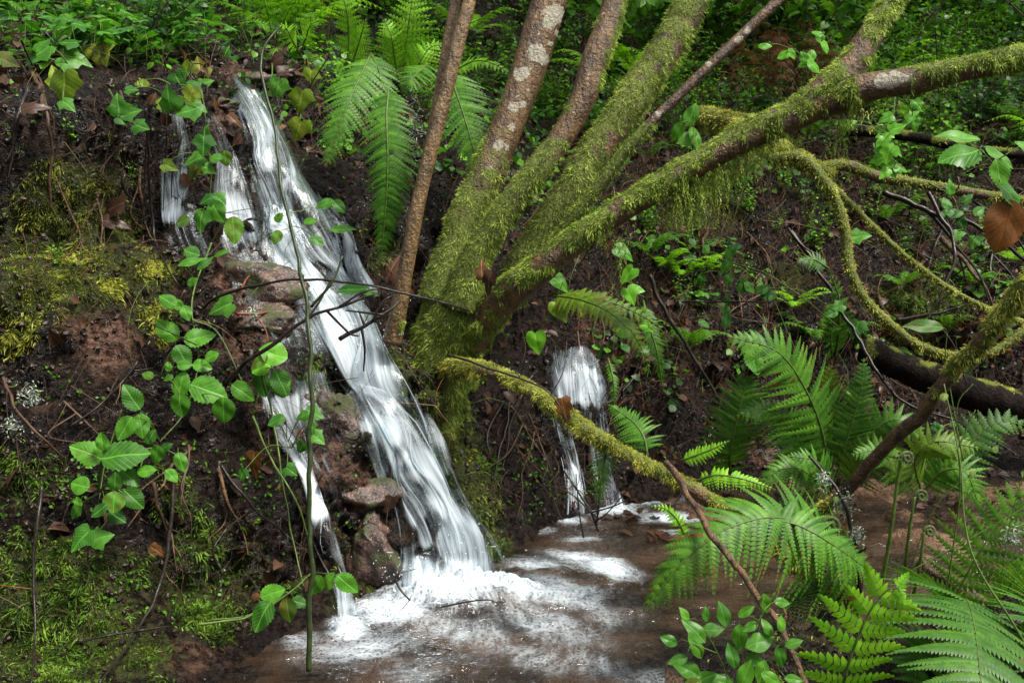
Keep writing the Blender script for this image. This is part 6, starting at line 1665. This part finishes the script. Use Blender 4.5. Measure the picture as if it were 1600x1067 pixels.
PROTO = dict(
    shoot=[proto_shoot(201 + i, .55, 6, .052, .36, [M_BACK, M_BACKL, M_BACK][i]) for i in range(3)],
    clover=[proto_shoot(211 + i, .40, 9, .036, .55, M_BACKL, .5, .05, None, False) for i in range(2)],
    shrub=[proto_shrub(221 + i, .75, 10, 320, .050, .42, [M_BACK, M_BACKD, M_BACK][i]) for i in range(3)],
    bush=[proto_shrub(231 + i, 1.5, 16, 900, .070, .42, [M_BACKD, M_BACK][i]) for i in range(2)],
    fern=[proto_fern(241 + i, .62, 7, [M_FERN, M_FERNL][i]) for i in range(2)],
    ivy=[proto_ivy(251 + i, .22, 30, .062, M_IVY) for i in range(2)],
    grass=[proto_grass(261, .35, 60, M_MOSS)],
    rust=[proto_fern(271, .85, 8, M_RUST, .20, 12, 5, 1.7)],
)
INFO = dict(shoot=('leafy_weed', 'weed', 'leafy upright weeds'), clover=('round_leaf_weed', 'weed', 'round leafed weeds'), shrub=('shrub', 'shrub', 'small leaved shrubs'), bush=('bush', 'bush', 'dense dark bushes'),
            fern=('wild_fern', 'fern', 'small ferns'), ivy=('ground_ivy', 'ivy', 'ground ivy patches'), grass=('grass_tuft', 'grass', 'thin grass tufts'), rust=('dead_bracken', 'bracken', 'rust brown dead bracken'))
PLACE = [('above the top of the tall waterfall', -400, 330), ('behind the waterfall lip and the sapling', 330, 640), ('seen between the sapling and the mossy stem', 640, 900), ('behind the thick mossy leaning stems', 900, 1120),
         ('between the thin spotted stem and the fork', 1120, 1330), ('beyond the mossy limb at the right', 1330, 2400)]
def put(kind, p, scale, rz, r, tiltx=0.0):
    pr = PROTO[kind][r.integers(len(PROTO[kind]))]
    nm, cat, gname = INFO[kind]
    px, py, t = proj(p[None])
    wh = next((w_ for w_, a, b in PLACE if a <= px[0] < b), PLACE[-1][0])
    root = link(nm, None, None, p)
    root.rotation_euler = (tiltx, r.normal() * .08, rz)
    root.scale = (scale,) * 3
    setp(root, gname + ' ' + wh, cat, gname + ' ' + wh)
    for pn, me in pr:
        link(pn, me, root)

def scatter():
    r = np.random.default_rng(11)
    jobs = [  # kind, count, px range, py range (where its foot is), scale range
        ('ivy', 9, (-60, 330), (20, 110), (.8, 1.2)), ('clover', 2, (-40, 330), (-10, 95), (.5, .8)), ('shoot', 8, (100, 520), (0, 110), (.45, .8)), ('grass', 3, (100, 600), (40, 100), (.5, .8)),
        ('shrub', 5, (-60, 420), (-60, 40), (.8, 1.1)), ('fern', 6, (300, 780), (-20, 90), (.7, 1.0)), ('shoot', 22, (480, 900), (20, 190), (.5, .85)), ('clover', 10, (480, 1000), (0, 190), (.6, 1.0)),
        ('shrub', 8, (420, 1000), (-60, 60), (.7, 1.0)), ('ivy', 6, (700, 1100), (120, 260), (.6, .9)), ('shoot', 20, (780, 1250), (0, 210), (.5, .85)), ('clover', 12, (780, 1250), (0, 210), (.5, .8)), ('grass', 10, (640, 1250), (60, 230), (.6, 1.0)),
        ('rust', 6, (1150, 1300), (60, 180), (.55, .95)), ('fern', 8, (900, 1250), (0, 140), (.6, .9)), ('bush', 7, (1150, 1700), (-60, 40), (.8, 1.2)), ('shrub', 14, (1200, 1720), (20, 200), (.6, 1.0)),
        ('clover', 16, (1330, 1720), (120, 290), (.7, 1.1)), ('shoot', 16, (1280, 1720), (60, 260), (.6, 1.0)), ('ivy', 6, (1250, 1650), (200, 300), (.6, .8)), ('fern', 7, (1350, 1720), (100, 260), (.6, .9)),
        ('clover', 26, (960, 1680), (190, 470), (.30, .5)), ('shoot', 20, (960, 1680), (180, 480), (.28, .45)), ('ivy', 9, (1000, 1640), (200, 520), (.3, .5)), ('fern', 15, (960, 1640), (170, 560), (.3, .55)),
        ('shrub', 16, (1150, 1700), (40, 190), (.5, .85)), ('clover', 16, (1280, 1720), (60, 220), (.6, 1.0)), ('shrub', 5, (-60, 360), (0, 100), (.4, .6)), ('ivy', 6, (-40, 260), (60, 130), (.5, .8)), ('clover', 5, (-20, 240), (180, 420), (.2, .3)),
        ('bush', 6, (-100, 1100), (-150, -50), (.8, 1.2)), ('grass', 8, (1000, 1600), (250, 420), (.4, .7)), ('clover', 5, (950, 1250), (180, 420), (.35, .5)), ('fern', 3, (1050, 1250), (380, 600), (.3, .4)),
    ]
    for kind, n, xr, yr, sr in jobs:
        for k in range(n):
            p, nn, t = hit(r.uniform(*xr), r.uniform(*yr))
            if t > 11.5: p = drop(r.uniform(-3, 5), r.uniform(8, 11))
            put(kind, p - [0, 0, .01], r.uniform(*sr), r.uniform(0, 6.28), r)
    # further up the slope, out to the dark wood
    for k in range(34):
        y = r.uniform(7.5, 12.5)
        x = r.uniform(-.62, .62) * y + .2
        put('bush', drop(x, y), r.uniform(.8, 1.4), r.uniform(0, 6.28), r)
scatter()

# slim dark trunks far behind, their crowns above the picture
def back_tree(x, y, lean, w, seed):
    r = np.random.default_rng(seed)
    b = drop(x, y)
    px, py, t = proj(b[None])
    wh = next((w_ for w_, a, c in PLACE if a <= px[0] < c), PLACE[-1][0])
    th = thing('tree', 'slim dark trunk rising on the hillside ' + wh, 'tree', b, 'slim dark trees on the hillside ' + wh)
    C = curve([b - [0, 0, .1], b + [lean * .3, 0, 1.2], b + [lean, .1, 2.6], b + [lean * 1.3, .2, 4.6]], .1)
    g = G()
    R = np.column_stack([C, np.linspace(w, w * .5, len(C))])
    tube(g, R, 12, .06, .1, 5, seed, True, lambda V, N, s: dict(moss=np.clip(.4 + .6 * fbm(V * 6, 2, 3), 0, 1), lichen=0 * s))
    for k in range(5):
        i0 = int(len(C) * r.uniform(.4, .95))
        d = nz(r.normal(size=3) + [0, 0, .5])
        tube(g, np.column_stack([np.array([C[i0], C[i0] + d * .6, C[i0] + d * 1.2 + [0, 0, .2]]), [w * .4, w * .25, w * .1]]), 6, .1)
    part('trunk', g, M_DEAD, th)
    gl = G()
    n = 1500
    q = r.normal(size=(n, 3))
    B = b + [lean * 1.3, .2, 4.6] + q / (1 + .35 * np.linalg.norm(q, axis=1, keepdims=True)) * [1.5, 1.5, 1.0]
    leaves_v(gl, B, nz(r.normal(size=(n, 3))), r.normal(size=(n, 3)) * .5 + [0, 0, 1], .11 * r.uniform(.6, 1.3, n), .42, .2, .3, seed)
    part('unseen_crown', gl, M_BACK, th)
for i, (x, y, l, w_) in enumerate([(-2.2, 8.2, .3, .06), (-.9, 9.5, -.2, .05), (.9, 9.8, .3, .06), (2.4, 8.6, -.3, .07), (3.6, 9.4, .2, .06), (4.6, 8.2, -.3, .06), (1.7, 11, .2, .07), (-2.8, 10.5, .2, .07)]):
    back_tree(x, y, l, w_, 300 + i)

unseen_crown(tree, [((1.1, 5.6, 4.0), (.8, .7, .35)), ((2.2, 5.6, 3.9), (.7, .7, .3)), ((.2, 6.2, 4.3), (.7, .8, .35)), ((3.2, 5.8, 3.8), (.7, .7, .3)), ((1.2, 6.8, 4.6), (1.0, .8, .4)), ((-.6, 6.4, 4.6), (.8, .7, .4))], 4200, 401, M_BACK)
unseen_crown(sap, [((-1.0, 5.8, 4.0), (.6, .6, .3)), ((-1.7, 6.2, 4.2), (.8, .7, .35))], 1100, 402, M_BACK)

# unseen trees added behind the viewpoint to block low frontal sky light
for i, (x, y, h, s) in enumerate([(-4.6, -3.2, 3.0, 1.5), (-2.0, -5.0, 3.4, 1.7), (1.2, -5.2, 3.2, 1.7), (4.0, -3.6, 3.0, 1.6), (-5.2, .4, 2.9, 1.3), (5.8, -.6, 2.9, 1.4), (-3.4, -6.6, 4.6, 1.8), (2.9, -6.8, 4.6, 1.8)]):
    r = np.random.default_rng(600 + i)
    b0 = drop(x, y)
    th = thing('tree', 'leafy tree on the near side of the stream behind the viewpoint', 'tree', b0, 'trees on the near side of the stream')
    g = G()
    C = curve([b0 - [0, 0, .1], b0 + [.1, 0, h * .5], b0 + [0, .1, h * 1.2]], .1)
    tube(g, np.column_stack([C, np.linspace(.13, .05, len(C))]), 10, .08, .1, 4, i, True, moss=.5, lichen=0)
    part('trunk', g, M_BARK, th)
    q = r.normal(size=(2600, 3))
    q /= (1 + .3 * np.linalg.norm(q, axis=1, keepdims=True))
    gl = G()
    leaves_v(gl, b0 + [0, 0, h * .72] + q * [s, s * .8, h * .42], nz(r.normal(size=q.shape)), r.normal(size=q.shape) * .5 + [0, 0, 1], .17 * r.uniform(.6, 1.3, len(q)), .45, .2, .3, i)
    part('unseen_crown', gl, M_BACKD, th)
# ------------------------------------------------------------------ light, sky and camera
w = bpy.data.worlds.new('World')
SC.world = w
w.use_nodes = True
wt = w.node_tree
bg = wt.nodes['Background']
sky = wt.nodes.new('ShaderNodeTexSky')
sky.sky_type = 'NISHITA'
sky.sun_disc = False
SUN_EL, SUN_AZ = math.radians(62), math.radians(115)
sky.sun_elevation = SUN_EL
sky.sun_rotation = SUN_AZ
sky.air_density = 1.0
sky.dust_density = 3.0
hs = wt.nodes.new('ShaderNodeHueSaturation')
hs.inputs['Saturation'].default_value = .25
wt.links.new(sky.outputs[0], hs.inputs['Color'])
wt.links.new(hs.outputs[0], bg.inputs['Color'])
bg.inputs['Strength'].default_value = .098
sl = bpy.data.lights.new('sun', 'SUN')
sl.energy = 2.5
sl.angle = math.radians(14)
sl.color = (1.0, .95, .84)
so = link('sun', sl, None, (0, 0, 10))
sd = Vector((math.sin(SUN_AZ) * math.cos(SUN_EL), math.cos(SUN_AZ) * math.cos(SUN_EL), math.sin(SUN_EL)))
so.rotation_euler = sd.to_track_quat('Z', 'Y').to_euler()
cam = bpy.data.cameras.new('camera')
cam.sensor_width = 36
cam.lens = 36
cam.clip_end = 200
cam.clip_start = .05
co = link('camera', cam, None, CAM)
co.rotation_euler = (math.radians(90) - PITCH, 0, 0)
SC.camera = co
SC.view_settings.view_transform = 'Standard'
SC.view_settings.look = 'None'
SC.view_settings.exposure = EXPOSURE
SC.view_settings.gamma = 1
SC.cycles.max_bounces = 8
SC.cycles.transparent_max_bounces = 16
SC.cycles.diffuse_bounces = 3
SC.cycles.glossy_bounces = 2
SC.cycles.transmission_bounces = 3
SC.cycles.caustics_reflective = False
SC.cycles.caustics_refractive = False
SC.cycles.use_denoising = True
SC.cycles.sample_clamp_indirect = 6
